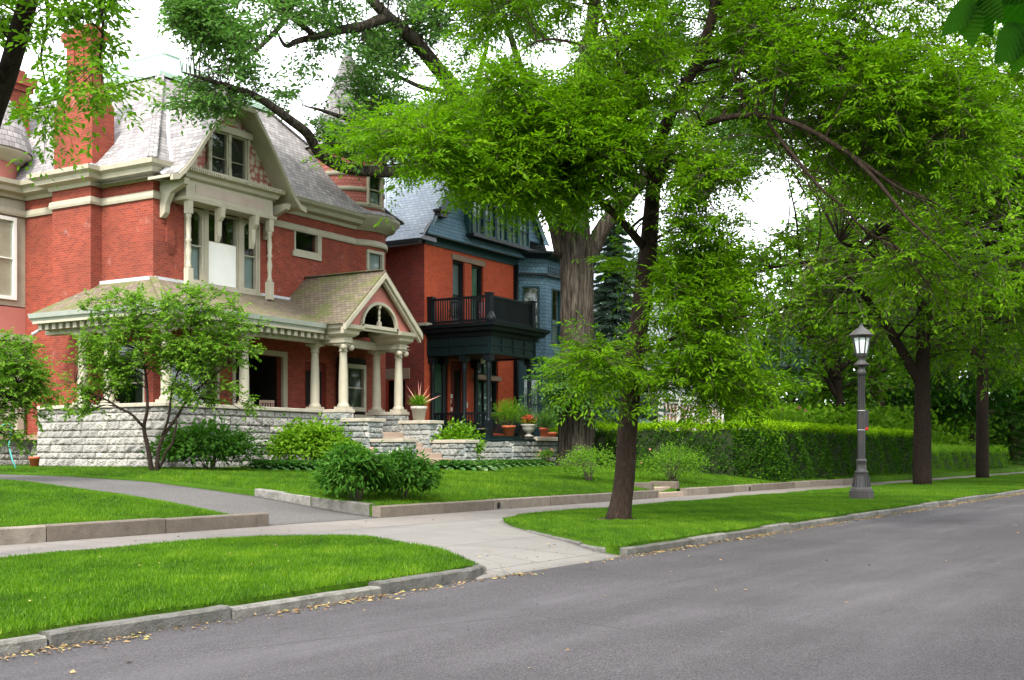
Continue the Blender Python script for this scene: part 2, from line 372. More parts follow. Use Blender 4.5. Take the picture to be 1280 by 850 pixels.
def concrete(name, col, jx, jy, off=0.0):
    t = NT(name); uv = t.uv; P = t.obj
    b = t.n('TexBrick', {'Vector': uv, 'Color1': (*col, 1), 'Color2': (*[x * .88 for x in col], 1), 'Mortar': (*[x * .30 for x in col], 1), 'Scale': 1.0,
        'Mortar Size': .012, 'Mortar Smooth': .3, 'Brick Width': jx, 'Row Height': jy}, offset=off)
    c = b.outputs['Color']
    n = t.noise(P, 1.2, 8, .7); f = t.noise(P, 60, 4, .8)
    c = t.mix(t.math('MULTIPLY', t.ramp(n, [(.42, (0, 0, 0)), (.70, (1, 1, 1))]), .5), c, tuple(x * .62 for x in col))
    c = t.mix(t.math('MULTIPLY', f, .25), c, tuple(x * .5 for x in col))
    ck = t.n('TexVoronoi', {'Vector': t.n('Mapping', {'Vector': P, 'Scale': (1, 1, .1)}).outputs[0], 'Scale': .42}, feature='DISTANCE_TO_EDGE').outputs['Distance']
    c = t.mix(t.ramp(ck, [(0, (.55, .55, .55)), (.006, (0, 0, 0))]), c, (.09, .08, .07))
    h = t.math('ADD', t.math('MULTIPLY', b.outputs['Fac'], -1.2), t.math('MULTIPLY', f, .4))
    return t.done(t.bsdf(c, .9, t.bump(h, .6, .012), .2))
M['walk'] = concrete('sidewalk_concrete', (.20, .178, .160), 1.5, 4.0)
M['apron'] = concrete('apron_concrete', (.20, .187, .172), 2.6, 2.1)
M['gut'] = m_paint('pale_green_grey_gutter', (.36, .38, .34), .5, .35)
def struct(o): o['kind'] = 'structure'; return o
def lerp(x, xs, ys): return float(np.interp(x, xs, ys))
DRX0, DRX1, WY = 17.3, 20.7, 16.0          # driveway edges, retaining wall line
def lawn_z(Y): return np.interp(Y, [16.3, 18, 20, 23, 27, 35], [.40, .62, .80, .96, 1.06, 1.2])
def drive_z(Y): return np.interp(Y, [16.0, 17, 19.5, 23, 26, 40], [.150, .24, .54, .83, .93, 1.12])
def bump2(X, Y, s=1.0, a=.02): return a * (np.sin(X * 1.3 * s + 1) * np.cos(Y * 1.7 * s) + .6 * np.sin(X * 3.1 * s + Y * 2.3 * s))
def xl(Y): return np.interp(Y, [8.2, 9.0, 10.2, 11.7, 12.9, 14], [12.55, 13.35, 14.2, 15.0, 15.35, 15.0])   # left verge end at the apron
def xr(Y): return np.interp(Y, [8.2, 8.8, 10.3, 12.3, 13.3, 14], [16.1, 16.5, 17.9, 19.9, 21.2, 23.0])      # right verge start
def verge_z(X, Y): return .155 + bump2(X, Y, .8, .012) + .05 * np.sin(np.clip((Y - 8.2) / 5.8, 0, 1) * math.pi)
def grid(name, xs_fn, ys, zfn, mat, nx, parent=None):
    V = []; F = []
    for j, y in enumerate(ys):
        x0, x1 = xs_fn(y)
        X = np.linspace(0, 1, nx) ** 1.0 * (x1 - x0) + x0
        V.append(np.stack([X, np.full(nx, y), zfn(X, np.full(nx, y))], 1))
    V = np.concatenate(V)
    a = np.arange(nx - 1); 
    for j in range(len(ys) - 1):
        F.append(np.stack([j * nx + a, j * nx + a + 1, (j + 1) * nx + a + 1, (j + 1) * nx + a], 1))
    R = len(ys); loop = [*range(nx), *[j * nx + nx - 1 for j in range(1, R)], *[(R - 1) * nx + i for i in range(nx - 2, -1, -1)], *[j * nx for j in range(R - 2, 0, -1)]]
    loop = np.array(loop); n0 = len(V); S = V[loop].copy(); S[:, 2] -= .45; V = np.concatenate([V, S]); k = np.arange(len(loop)); k2 = (k + 1) % len(loop)
    F.append(np.stack([loop[k], n0 + k, n0 + k2, loop[k2]], 1))
    return np_mesh(name, V, np.concatenate(F), mat, smooth=True)
# base terrain, one sheet to the horizon
g = MB(); g.face([(-900, -900, -.06), (1500, -900, -.06), (1500, 1500, -.06), (-900, 1500, -.06)]); struct(g.build('ground', M['turf']))
r = MB(); r.face([(-80, -4.2, 0), (140, -4.2, 0), (140, 8.02, 0), (-80, 8.02, 0)]); struct(r.build('road', M['road']))
r = MB(); r.face([(140, -60, 0), (150, -60, 0), (150, 90, 0), (140, 90, 0)]); struct(r.build('cross_street', M['road']))
# verges
struct(grid('verge_lawn', lambda y: (-40, xl(y) - .12), np.linspace(8.2, 14, 24), verge_z, M['turf'], 120))
struct(grid('verge_lawn', lambda y: (xr(y) + .1, 137), np.linspace(8.2, 14, 24), verge_z, M['turf'], 260))
# pavement, apron, driveway
r = MB(); r.face([(-60, 13.98, .150), (137, 13.98, .150), (137, WY, .150), (-60, WY, .150)]); struct(r.build('sidewalk', M['walk']))
ys = np.linspace(8.02, 13.98, 14)
struct(grid('driveway_apron', lambda y: (xl(min(max(y, 8.2), 14)) - .05 - (.25 if y < 8.4 else 0), xr(min(max(y, 8.2), 14)) + .05), ys, lambda X, Y: np.interp(Y, [8.02, 9.5, 14], [.012, .10, .153]), M['apron'], 20))
ap = bpy.data.objects['driveway_apron']
uvl = ap.data.uv_layers.new(name='UVMap')
co = np.array([ap.data.vertices[l.vertex_index].co[:2] for l in ap.data.loops], np.float32); uvl.data.foreach_set('uv', co.ravel())
struct(grid('driveway', lambda y: (DRX0 - .05, DRX1 + .05), np.concatenate([[16.0], np.linspace(16.3, 48, 60)]), lambda X, Y: drive_z(Y) + .005, M['drive'], 12))
# house lawns
def lawnL(X, Y):
    z = lawn_z(Y) + bump2(X, Y, .5, .02); k = np.clip((DRX0 - X) / 1.6, 0, 1) ** .6
    return z * k + (drive_z(Y) + .035) * (1 - k)
def lawnR(X, Y):
    z = lawn_z(Y) + bump2(X, Y, .5, .02); k = np.clip((X - DRX1) / 1.4, 0, 1) ** .6
    lip = np.clip((Y - 18.5) / 2.5, 0, 1)          # above the stone edging the turf is level, further back it meets the drive
    k = k * lip + (1 - lip)
    z = z * k + (drive_z(Y) + .04) * (1 - k)
    # the steps cut through the edging
    c = np.clip(1 - np.abs(X - 35.7) / 1.1, 0, 1) * np.clip(1 - (Y - 16.3) / 2.0, 0, 1)
    return z - c * .12
struct(grid('front_lawn', lambda y: (-40, DRX0), np.concatenate([np.linspace(16.25, 30, 45), [40, 60]]), lawnL, M['turf'], 110))
struct(grid('front_lawn', lambda y: (DRX1, 136), np.concatenate([np.linspace(16.25, 30, 45), [40, 60]]), lawnR, M['turf'], 240))
# kerb stones along the road, as one setting object
def stones(pts, w, z0, z1, seg, jit=.015, rnd=random.Random(3), sub=3):
    """a run of separate stone blocks along a polyline; w to the left of travel"""
    m = MB(); P = [np.array(p, float) for p in pts]
    L = [0]
    for a, b in zip(P, P[1:]): L.append(L[-1] + np.linalg.norm(b - a))
    def at(s):
        for i in range(len(P) - 1):
            if s <= L[i + 1] or i == len(P) - 2:
                t = (s - L[i]) / (L[i + 1] - L[i]); d = (P[i + 1] - P[i]) / (L[i + 1] - L[i]); return P[i] + (P[i + 1] - P[i]) * t, d
    s = 0
    while s < L[-1] - .05:
        l = min(seg * rnd.uniform(.75, 1.25), L[-1] - s); e = s + l
        dz = rnd.uniform(-jit, jit); dy = rnd.uniform(-jit, jit); tint = rnd.random()
        n = max(1, min(int(l / .25), 12)) if sub else 1
        rows = []
        for k in range(n + 1):
            q, d = at(s + .012 + (l - .024) * k / n); nn = np.array([-d[1], d[0]]); t0, t1 = (z0(q[0], q[1]) if callable(z0) else z0), (z1(q[0], q[1]) if callable(z1) else z1)
            j = [rnd.uniform(-jit, jit) * .5 for _ in range(4)]
            ch = .022
            q0 = q + nn * (dy + j[0]); q1 = q + nn * (w + dy + j[1])
            rows.append([(q0[0], q0[1], t0), (*(q0 + nn * j[2]), t1 - ch + dz), (*(q0 + nn * ch), t1 + dz + j[3] * .5), (*(q1 - nn * ch), t1 + dz + j[2] * .4), (*q1, t1 - ch + dz), (q1[0], q1[1], t0)])
        base = len(m.v)
        for rw in rows: m.v += rw
        for k in range(n):
            for c in range(5): m.idx((base + k * 6 + c, base + (k + 1) * 6 + c, base + (k + 1) * 6 + c + 1, base + k * 6 + c + 1), None, False, tint)
        m.idx([base + c for c in range(6)], None, False, tint); m.idx([base + n * 6 + c for c in range(6)][::-1], None, False, tint)
        s = e
    return m
lp = [(-40, 8.02)] + [(12.25, 8.02), (12.75, 8.2), (13.25, 8.75), (13.75, 9.4)]
struct(stones(lp, .15, -.03, .118, 1.9, .02).build('kerb', M['kerb'], tinted=True))
rp = [(19.9, 12.2), (18.3, 10.55), (17.0, 9.15), (16.3, 8.45), (15.95, 8.12), (16.4, 8.02), (60, 8.02), (137, 8.02)]
rp = rp[::-1]
m = stones([(137, 8.19), (16.9, 8.19), (16.45, 8.24), (16.35, 8.42), (17.0, 9.1), (18.3, 10.5), (19.9, 12.2)], .14, -.03, .118, 1.7, .02, sub=3)
struct(m.build('kerb', M['kerb'], tinted=True))
# stone edging walls (things)
def edging(pts, w, z0, z1, label, seg=1.9, mat='retain'):
    mm = stones(pts, w, z0, z1, seg, .01, random.Random(hash(len(label)) % 99))
    o = mm.build('stone_edging', M[mat], org=(pts[0][0], pts[0][1], 0), tinted=True)
    return setp(o, label, 'retaining wall', 'low stone walls edging the lawns')
edging([(-30, WY), (DRX0, WY)], .24, .08, .40, 'brown stone edging wall that starts at the driveway, below the empty side lawn', 2.1)
edging([(DRX1, WY), (34.7, WY)], .24, .08, .40, 'tan stone edging wall with a drain hole, between driveway corner and little steps', 2.4)
edging([(DRX1 - .02, 19.6), (DRX1 - .02, 16.28)], .22, .08, lambda x, y: lerp(y, [16, 17, 19.6], [.42, .50, .72]), 'short weathered grey stone wall climbing beside the driveway to the peony corner', 1.9, 'kerb')
edging([(36.9, WY), (57.5, WY)], .24, .08, .40, 'low tan stone edging wall running in front of the tall hedge', 2.0)
# drain holes
for x in (25.4, 42.6):
    m = MB(); m.prism([(x + .07 * math.cos(a), WY - .02, .25 + .08 * math.sin(a)) for a in np.linspace(0, 2 * math.pi, 13)[:-1]], (0, .05, 0))
    setp(m.build('drain_pipe', M['dark'], org=(x, WY, .2)), 'round black drain hole in the stone edging, ' + ('nearer the driveway' if x < 30 else 'under the tall hedge lawn'), 'drain pipe', 'drain holes in the edging walls')
# little steps in the edging
t = thing('garden_steps', (35.8, 16.3, .15), 'two worn stone steps through the low edging wall between rose bush and lawn', 'steps')
for k, (y, z) in enumerate([(16.0, .30), (16.45, .45)]):
    MB().box(34.95, 36.65, y, y + .5, .1, z).build('step', M['step'], t, bevel=.015)
for x in (34.72, 36.65): MB().box(x, x + .22, 16.25, 17.2, .1, .62).build('side_stone', M['retain'], t, bevel=.02)
# small walk end beyond hedge, far low wall and lawn over the cross street
edging([(151.5, 12), (151.5, 60)][::-1], .4, .0, 1.0, 'long pale grey wall across the far street at the end of the block', 4.0, 'kerb')
o = grid('far_lawn', lambda y: (151.8, 260), np.linspace(-40, 80, 6), lambda X, Y: .9 + 0 * X, M['turf'], 8); struct(o)
# grass blades
def blades(name, x0, x1, y0, y1, dens, zfn, ok, h=.055, seed=1, parent=None):
    rg = np.random.default_rng(seed); n = int((x1 - x0) * (y1 - y0) * dens)
    X = rg.uniform(x0, x1, n); Y = rg.uniform(y0, y1, n)
    d = X * CF + Y * CS; px = 640 + FL * (X * CS - Y * CF) / np.maximum(d, 1)
    keep = ok(X, Y) & (px > -120) & (px < 1400) & (d > 2) & (rg.random(n) < np.clip(24 / np.maximum(d, 1), 0, 1) ** 1.3)
    X, Y, d = X[keep], Y[keep], d[keep]; n = len(X)
    s = np.clip(d / 24, 1, 3) ** .9
    P = np.stack([X, Y, zfn(X, Y) - .005], 1)
    a = rg.uniform(0, 2 * math.pi, n); lean = rg.uniform(.1, .75, n)
    D = np.stack([np.cos(a) * lean, np.sin(a) * lean, np.ones(n)], 1); b = rg.uniform(0, 2 * math.pi, n)
    S = np.stack([np.cos(b), np.sin(b), np.zeros(n)], 1)
    patch = .5 + .30 * np.sin(X * .9 + 1.5 * np.sin(Y * .6)) * np.cos(Y * 1.1 + X * .3) + .25 * np.sin(X * 2.7 + 2 * np.sin(Y * 1.9)) * np.cos(Y * 3.3 - X) + .15 * np.sin(X * 8 + 3 * np.sin(Y * 5))
    H = (h * rg.uniform(.55, 1.25, n) * (.8 + .4 * patch) * s ** .5)[:, None]; Wd = (.0055 * s * rg.uniform(.8, 1.4, n))[:, None]
    V = np.stack([P - S * Wd, P + S * Wd, P + nrm(D) * H], 1).reshape(-1, 3)
    F = np.arange(3 * n).reshape(-1, 3)
    tint = np.clip(.12 + .58 * patch + rg.normal(0, .18, n), 0, 1)
    o = np_mesh(name, V, F, M['blade'], tint=tint, org=(x0, y0, 0))
    setp(o, None, 'grass', None, 'stuff'); return o, n
o, n1 = blades('grass', 0, 15.6, 8.13, 14.0, 2600, verge_z, lambda X, Y: X < xl(Y) - .05, seed=2); setp(o, 'short bright green grass on the roadside strip before the driveway apron', 'grass')
o, n2 = blades('grass', 16, 90, 8.13, 14.0, 2600, verge_z, lambda X, Y: (X > xr(Y) + .08) & (((X - 21.8) / .62) ** 2 + ((Y - 10.95) / .5) ** 2 > 1 + .5 * np.sin(X * 17) * np.sin(Y * 13)), seed=3); setp(o, 'mown green grass on the long roadside strip around the street lamp', 'grass')
o, n3 = blades('grass', 4, DRX0, WY + .24, 31, 2000, lawnL, lambda X, Y: X < DRX0 + .05 * np.sin(Y * 5), seed=4, h=.06); setp(o, 'mown green lawn on the house-free side of the driveway', 'grass')
o, n4 = blades('grass', DRX1 + .2, 90, WY + .24, 30, 1500, lawnR, lambda X, Y: ~((X > 34.7) & (X < 36.9) & (Y < 17.3)), seed=5, h=.06); setp(o, 'bright green lawn sloping before the two brick houses', 'grass')
print('blades', n1, n2, n3, n4)
# worn soil round the street tree, at the verge tip
m = MB(); c = (21.6, 10.95)
pts = [(c[0] + .2 + (.55 + .12 * math.sin(5 * a)) * math.cos(a), c[1] + (.45 + .1 * math.cos(3 * a)) * math.sin(a)) for a in np.linspace(0, 2 * math.pi, 25)[:-1]]
m.face([(x, y, float(verge_z(x, y)) + .012) for x, y in pts]); struct(m.build('bare_soil', M['soil']))
# leaf litter along kerbs and on the road
rg = np.random.default_rng(8); n = 9000
X = rg.uniform(4, 60, n); Y = 8.0 - np.abs(rg.normal(0, .13, n)) - .01; Z = np.full(n, .006)
k = rg.random(n) < .03; Y = np.where(k, rg.uniform(2.5, 7.9, n), Y); keep = ~((X > 13.2) & (X < 15.4)) | k
X2 = rg.uniform(12.5, 17, 130); Y2 = rg.uniform(7.6, 9.6, 130); Z2 = np.interp(Y2, [8.02, 9.5, 14], [.02, .108, .16])
X3 = rg.uniform(6, 36, 110); Y3 = rg.uniform(14.1, 15.95, 110); Z3 = np.full(110, .156)
X4 = rg.uniform(4, 13, 40); Y4 = rg.uniform(8.3, 13.5, 40); Z4 = verge_z(X4, Y4) + .05
k2 = (rg.random(n) < np.clip(.25 + .75 * np.sin(X * .8) ** 2, 0, 1)) & keep & ((Y > 2.4))
X = np.concatenate([X[k2], X2, X3, X4]); Y = np.concatenate([Y[k2], Y2, Y3, Y4]); Z = np.concatenate([Z[k2], Z2, Z3, Z4]); n = len(X)
a = rg.uniform(0, 6.28, n); P = np.stack([X, Y, Z + .004], 1); D = np.stack([np.cos(a), np.sin(a), rg.uniform(-.05, .25, n)], 1)
Nn = np.stack([rg.normal(0, .35, n), rg.normal(0, .35, n), np.ones(n)], 1)
sz = rg.uniform(.25, 1, n) ** 1.5; V, F = leaf_geo(P, D, Nn, .075 * sz, .038 * sz)
o = np_mesh('fallen_leaves', V, F, M['litter'], tint=rg.random(n), org=(10, 8, 0)); setp(o, 'brown and yellow fallen leaves scattered along the kerb', 'leaf litter', None, 'stuff')
# ---------------------------------------------------------------- shared building pieces
def wall_open(m, fr, u0, u1, z0, z1, ops=(), th=.28, back=None):
    """flat wall with rectangular openings and reveals; back: MB collecting dark backing"""
    us = sorted({u0, u1, *[o[0] for o in ops], *[o[1] for o in ops]}); zs = sorted({z0, z1, *[o[2] for o in ops], *[o[3] for o in ops]})
    for a, b in zip(us, us[1:]):
        for c, d in zip(zs, zs[1:]):
            um, zm = (a + b) / 2, (c + d) / 2
            if any(o[0] < um < o[1] and o[2] < zm < o[3] for o in ops): continue
            m.face([fr.P(a, 0, c), fr.P(b, 0, c), fr.P(b, 0, d), fr.P(a, 0, d)])
    for a, b, c, d in ops:
        m.face([fr.P(a, 0, c), fr.P(a, -th, c), fr.P(a, -th, d), fr.P(a, 0, d)]); m.face([fr.P(b, -th, c), fr.P(b, 0, c), fr.P(b, 0, d), fr.P(b, -th, d)])
        m.face([fr.P(a, 0, d), fr.P(a, -th, d), fr.P(b, -th, d), fr.P(b, 0, d)]); m.face([fr.P(a, -th, c), fr.P(a, 0, c), fr.P(b, 0, c), fr.P(b, -th, c)])
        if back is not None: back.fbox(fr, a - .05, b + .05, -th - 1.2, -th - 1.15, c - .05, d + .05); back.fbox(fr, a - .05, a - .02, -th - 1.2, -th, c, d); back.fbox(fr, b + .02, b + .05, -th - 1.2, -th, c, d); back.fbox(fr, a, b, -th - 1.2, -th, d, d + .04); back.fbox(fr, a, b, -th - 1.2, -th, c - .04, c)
def window(par, fr, u0, u1, z0, z1, mat, dep=-.12, fw=.09, rail=(.5,), mull=(), cur=None, curz=(0, 1), sill=None, arch=False, pw=.04, name='window', out=None):
    """frame mesh; sub-parts pane, curtain, sill. dep = plane of the sash relative to the wall face"""
    m = MB(); t = .07
    o_ = out if out is not None else t + dep
    for a, b, c, d in ((u0, u0 + fw, z0, z1), (u1 - fw, u1, z0, z1), (u0 + fw, u1 - fw, z0, z0 + fw), (u0 + fw, u1 - fw, z1 - fw, z1)):
        m.fbox(fr, a, b, dep - t, o_, c, d)
    for r in rail: zc = z0 + (z1 - z0) * r; m.fbox(fr, u0 + fw, u1 - fw, dep - t * .8, dep + t * .5, zc - pw / 2, zc + pw / 2)
    for r in mull: uc = u0 + (u1 - u0) * r; m.fbox(fr, uc - pw / 2, uc + pw / 2, dep - t * .7, dep + t * .4, z0 + fw, z1 - fw)
    if arch:       # spandrel pieces fill the corners above the round head
        R = (u1 - u0) / 2 - fw; uc = (u0 + u1) / 2; zc = z1 - fw - R
        for s in (-1, 1):
            pts = [fr.P(uc + s * R, dep + t * .5, z1 - fw)] + [fr.P(uc + s * R * math.cos(a), dep + t * .5, zc + R * math.sin(a)) for a in np.linspace(0, math.pi / 2, 8)]
            m.prism(pts, tuple(-fr.n * t))
    w = m.build(name, mat, par)
    g = MB(); g.face([fr.P(u0 + fw * .6, dep - t * .35, z0 + fw * .6), fr.P(u1 - fw * .6, dep - t * .35, z0 + fw * .6), fr.P(u1 - fw * .6, dep - t * .35, z1 - fw * .6), fr.P(u0 + fw * .6, dep - t * .35, z1 - fw * .6)])
    g.build('pane', M['glass'], w)
    if cur:
        c = MB(); n = 14; zz0 = z0 + fw + (z1 - z0 - 2 * fw) * curz[0]; zz1 = z0 + fw + (z1 - z0 - 2 * fw) * curz[1]
        amp = .0 if cur == 'blind' else .018
        for k in range(n):
            a = u0 + fw * .7 + (u1 - u0 - fw * 1.4) * k / n; b = u0 + fw * .7 + (u1 - u0 - fw * 1.4) * (k + 1) / n
            da, db = dep - t - .06 + amp * math.sin(k * 2.1), dep - t - .06 + amp * math.sin((k + 1) * 2.1)
            c.face([fr.P(a, da, zz0), fr.P(b, db, zz0), fr.P(b, db, zz1), fr.P(a, da, zz1)])
        c.build('curtain', M[cur], w)
    if sill:
        s = MB(); s.fbox(fr, u0 - .1, u1 + .1, dep - .02, sill[1], z0 - sill[0], z0 - .003); s.build('sill', M[sill[2]] if len(sill) > 2 else mat, w)
    return w
def rock(name, runs, par, mat='rock', course=.24, bl=(.35, .95), step=.03, depth=.065, seed=5, tint0=None):
    """rock-faced ashlar: runs = [(frame, u0, u1, z0, z1)]"""
    VV = []; FF = []; TT = []; base = 0; rg = np.random.default_rng(seed)
    for fr, u0, u1, z0, z1 in runs:
        z = z0
        while z < z1 - .02:
            h = min(course * rg.uniform(.75, 1.25), z1 - z)
            if z1 - z - h < .1: h = z1 - z
            u = u0 - rg.uniform(0, .3)
            while u < u1 - .01:
                l = rg.uniform(*bl); a, b = max(u, u0), min(u + l, u1)
                if u1 - b < .12: b = u1; l = b - u
                if b - a > .02:
                    nu, nz = max(3, int((b - a) / step)), max(3, int(h / step))
                    uu = np.linspace(0, 1, nu + 1); zz = np.linspace(0, 1, nz + 1); U, Z = np.meshgrid(uu, zz)
                    ed = np.minimum(np.minimum(U, 1 - U) * (b - a), np.minimum(Z, 1 - Z) * h)
                    ph = rg.uniform(0, 6.28, 6); fq = rg.uniform(4, 16, 6)
                    nz_ = sum(np.sin(U * (b - a) * fq[i] * (1 + i * .35) + Z * h * fq[5 - i] * 1.4 + ph[i]) for i in range(5)) / 5
                    D = np.clip(ed / .05, 0, 1) ** .6 * depth * rg.uniform(.5, 1.1) * (1 + 1.0 * nz_ + .2 * np.sin(U * (b - a) * 31 + 3 * np.sin(Z * h * 23 + ph[0])) * np.sin(Z * h * 37 + ph[1])) + rg.normal(0, .006, U.shape)
                    D = np.where(ed < .006, -.02, D)
                    P = fr.o + (a + U * (b - a))[..., None] * fr.u + D[..., None] * fr.n + (z + Z * h)[..., None] * UP
                    VV.append(P.reshape(-1, 3)); i = np.arange(nu)[None, :] + np.arange(nz)[:, None] * (nu + 1)
                    FF.append(np.stack([i, i + 1, i + nu + 2, i + nu + 1], -1).reshape(-1, 4) + base); base += len(VV[-1]); TT.append(np.full(nu * nz, np.clip(rg.normal(.5, .25), 0, 1)))
                u += l
            z += h
    return np_mesh(name, np.concatenate(VV), np.concatenate(FF), M[mat], par, tint=np.concatenate(TT), smooth=False)
def cornice(m, pts, prof, closed=False):
    """sweep a profile [(out, z)] along a plan polyline; outwards is to the right of travel"""
    P = [np.array(p, float) for p in pts]; N = len(P); base = len(m.v); k = len(prof)
    for i, p in enumerate(P):
        ds = []
        if i > 0 or closed: a = p - P[i - 1]; ds.append(a / np.linalg.norm(a))
        if i < N - 1 or closed: a = P[(i + 1) % N] - p; ds.append(a / np.linalg.norm(a))
        ns = [np.array([d[1], -d[0]]) for d in ds]; n = sum(ns); n = n / np.linalg.norm(n); s = 1 / max(.35, float(n @ ns[0]))
        for o, z in prof: m.v.append((p[0] + n[0] * o * s, p[1] + n[1] * o * s, z))
    for i in range(N if closed else N - 1):
        j = (i + 1) % N
        for q in range(k - 1): m.idx((base + i * k + q, base + j * k + q, base + j * k + q + 1, base + i * k + q + 1), None, False)
        m.idx((base + i * k + k - 1, base + j * k + k - 1, base + j * k, base + i * k), None, False)
    if not closed:
        m.idx([base + q for q in range(k)], None, False); m.idx([base + (N - 1) * k + q for q in range(k)][::-1], None, False)
    return m
# ================================================================ the red brick house with the stone porch
H = thing('brick_house', (33.5, 37, 1.05), 'red brick house with grey shingled roof, round corner tower, cream trim and stone-walled porch', 'house')
X0, Y0, Z0, ZE = 27.1, 30.0, .9, 10.65
fF, fS = front(Y0), side(X0)
TC = (38.25, 31.2); TR = 1.5
wall = MB(); back = MB()
# openings: front ground (dark sitting porch door/window), entry hall, upper little window; side wall
o_door = (30.6, 33.1, 2.3, 5.0); o_small = (33.7, 35.05, 8.9, 9.7)
o_w2 = (27.7, 30.0, 2.5, 5.1)
wall_open(wall, fF, X0, 37.3, Z0, ZE, [o_door, o_small, o_w2, (34.3, 35.5, 2.3, 4.9), (28.45, 31.75, 7.14, 9.6)], back=back)
o_s1 = (30.4, 32.2, 2.5, 5.1)
wall_open(wall, fS, Y0, 46, Z0, ZE, [o_s1], back=back)
wall.box(X0, 40, 45.9, 46, Z0, ZE); wall.box(39.6, 39.7, 32, 46, Z0, ZE)
wall.build('wall', M['brick1'], H); back.build('interior', M['dark'], H)
# corner brick pilaster strips with corbelled feet on the front
for a, b in ((27.6, 27.95), (32.25, 32.6)):
    m = MB()
    m.box(a, b, Y0 - .07, Y0 - .002, 8.3, 9.7)
    for k in range(5): m.box(a + .03 + .02 * k, b, Y0 - .07 + .012 * k, Y0 - .002, 8.3 - .07 * (k + 1), 8.3 - .07 * k)
    m.build('brick_strip', M['brick1'], H)
# lower side storey brick offset seams on the left wall
m = MB(); m.box(X0 - .06, X0 - .002, 34.4, 36.2, 1.6, 6.7); m.box(X0 - .10, X0 - .06, 34.9, 36.1, 1.6, 3.2); m.build('brick_offset', M['brick1'], H)
# main cornice and belt
cor = [(.0, 10.20), (.08, 10.20), (.12, 10.32), (.38, 10.38), (.42, 10.52), (.56, 10.60), (.58, 10.74), (0, 10.76)]
belt = [(.002, 9.62), (.07, 9.62), (.09, 9.70), (.07, 9.84), (.002, 9.88)]
frieze = [(.002, 9.89), (.02, 9.89), (.02, 10.19), (.002, 10.19)]
for prof, mat, nm in ((cor, 'cream', 'cornice'), (belt, 'cream', 'belt_course')):
    for run in ([(X0, 46), (X0, 34.3)], [(X0 - .02, 32.4), (X0, 32.38), (X0, Y0), (27.95, Y0)], [(31.8, Y0), (37.2, Y0)]): cornice(MB(), run, prof).build(nm, M[mat], H)
# chimney breast on the left wall and stack
ch = MB(); cx, cy0, cy1 = 26.65, 32.4, 34.3
ch.box(cx, X0 + .05, cy0, cy1, 1.2, 10.78); ch.build('chimney_breast', M['brick1'], H)
cornice(MB(), [(X0, cy1), (cx, cy1), (cx, cy0), (X0, cy0)], [(o, z + .01) for o, z in cor]).build('cornice', M['cream'], H); cornice(MB(), [(X0, cy1), (cx, cy1), (cx, cy0), (X0, cy0)], belt).build('belt_course', M['cream'], H)
m = MB(); z1, z2 = 10.78, 12.95
m.box(cx, 27.7, cy0 - .05, cy1 + .05, z1, z1 + .16); m.build('flashing', M['lead'], H)
ck = MB(); ck.box(cx + .06, 27.6, cy0, cy1, z1 + .16, z2)
b0 = [(cx + .06, cy0), (27.6, cy0), (27.6, cy1), (cx + .06, cy1)]; b1 = [(cx + .2, cy0 + .25), (27.35, cy0 + .25), (27.35, cy1 - .45), (cx + .2, cy1 - .45)]
ck.hexa([(*p, z2) for p in b0] + [(*p, z2 + .55) for p in b1])
ck.box(cx + .2, 27.35, cy0 + .25, cy1 - .45, z2 + .55, 15.0); ck.box(cx + .14, 27.41, cy0 + .19, cy1 - .39, 15.0, 15.15); ck.box(cx + .08, 27.47, cy0 + .13, cy1 - .33, 15.15, 15.45); ck.box(cx + .2, 27.35, cy0 + .25, cy1 - .45, 15.45, 15.6)
for yy in (cy0 + .55, cy0 + 1.0): ck.box(cx + .14, cx + .2, yy, yy + .12, z2 + .5, 15.0)
ck.box(28.3, 28.32, 32.6, 32.62, 12, 12.02)
ck.build('chimney', M['brick1'], H)
# dark streaked soot band low on the side wall near the offset
# rear chimney
m = MB(); m.box(27.6, 28.7, 38.2, 40.6, 10.8, 14.6); m.box(27.5, 28.8, 38.1, 40.7, 14.6, 14.8); m.box(27.4, 28.9, 38.0, 40.8, 14.8, 15.1); m.box(27.7, 28.6, 38.3, 40.5, 15.1, 15.4); m.build('chimney', M['brick1'], H)
# main hipped roof
E = [(26.6, 29.5), (39.7, 29.5), (39.7, 46.5), (26.6, 46.5)]; ZR = 10.74
def ring(s, z): return [(26.6 + s, 29.5 + s, z), (39.7 - s, 29.5 + s, z), (39.7 - s, 46.5 - s, z), (26.6 + s, 46.5 - s, z)]
sec = [(0, ZR), (.45, ZR + .42), (1.2, ZR + 1.25), (3.75, ZR + 4.15)]
m = MB()
for (s0, z0), (s1, z1) in zip(sec, sec[1:]):
    a, b = ring(s0, z0), ring(s1, z1)
    for i in range(4):
        j = (i + 1) % 4; m.face([a[i], a[j], b[j], b[i]])
rf = m.build('roof', M['roof1'], H)
m = MB(); a = ring(3.65, ZR + 4.15); b = ring(3.75, ZR + 4.35); c = ring(6.2, ZR + 6.0)
for p, q in ((a, b), (b, c)):
    for i in range(4): m.face([p[i], p[(i + 1) % 4], q[(i + 1) % 4], q[i]])
m.face(c); cp = m.build('copper_top', M['copper'], H)
for i in range(4):
    MB().bar(c[i], c[(i + 1) % 4], .12, .12).build('ridge_roll', M['copper'], cp)
for sx, k in ((0, 0), (1, 1)):
    m = MB(); n = 26
    P = [ring(s, z)[k] for s, z in sec]
    for (p, q) in zip(P, P[1:]):
        p, q = np.array(p), np.array(q); L = np.linalg.norm(q - p); t = 0
        nb = max(1, int(L / .16))
        for i in range(nb):
            a, b = p + (q - p) * (i / nb), p + (q - p) * ((i + 1.15) / nb)
            m.bar(a + UP * .03, b + UP * .055, .30, .035)
    m.build('hip_cap', M['roof1'], rf)
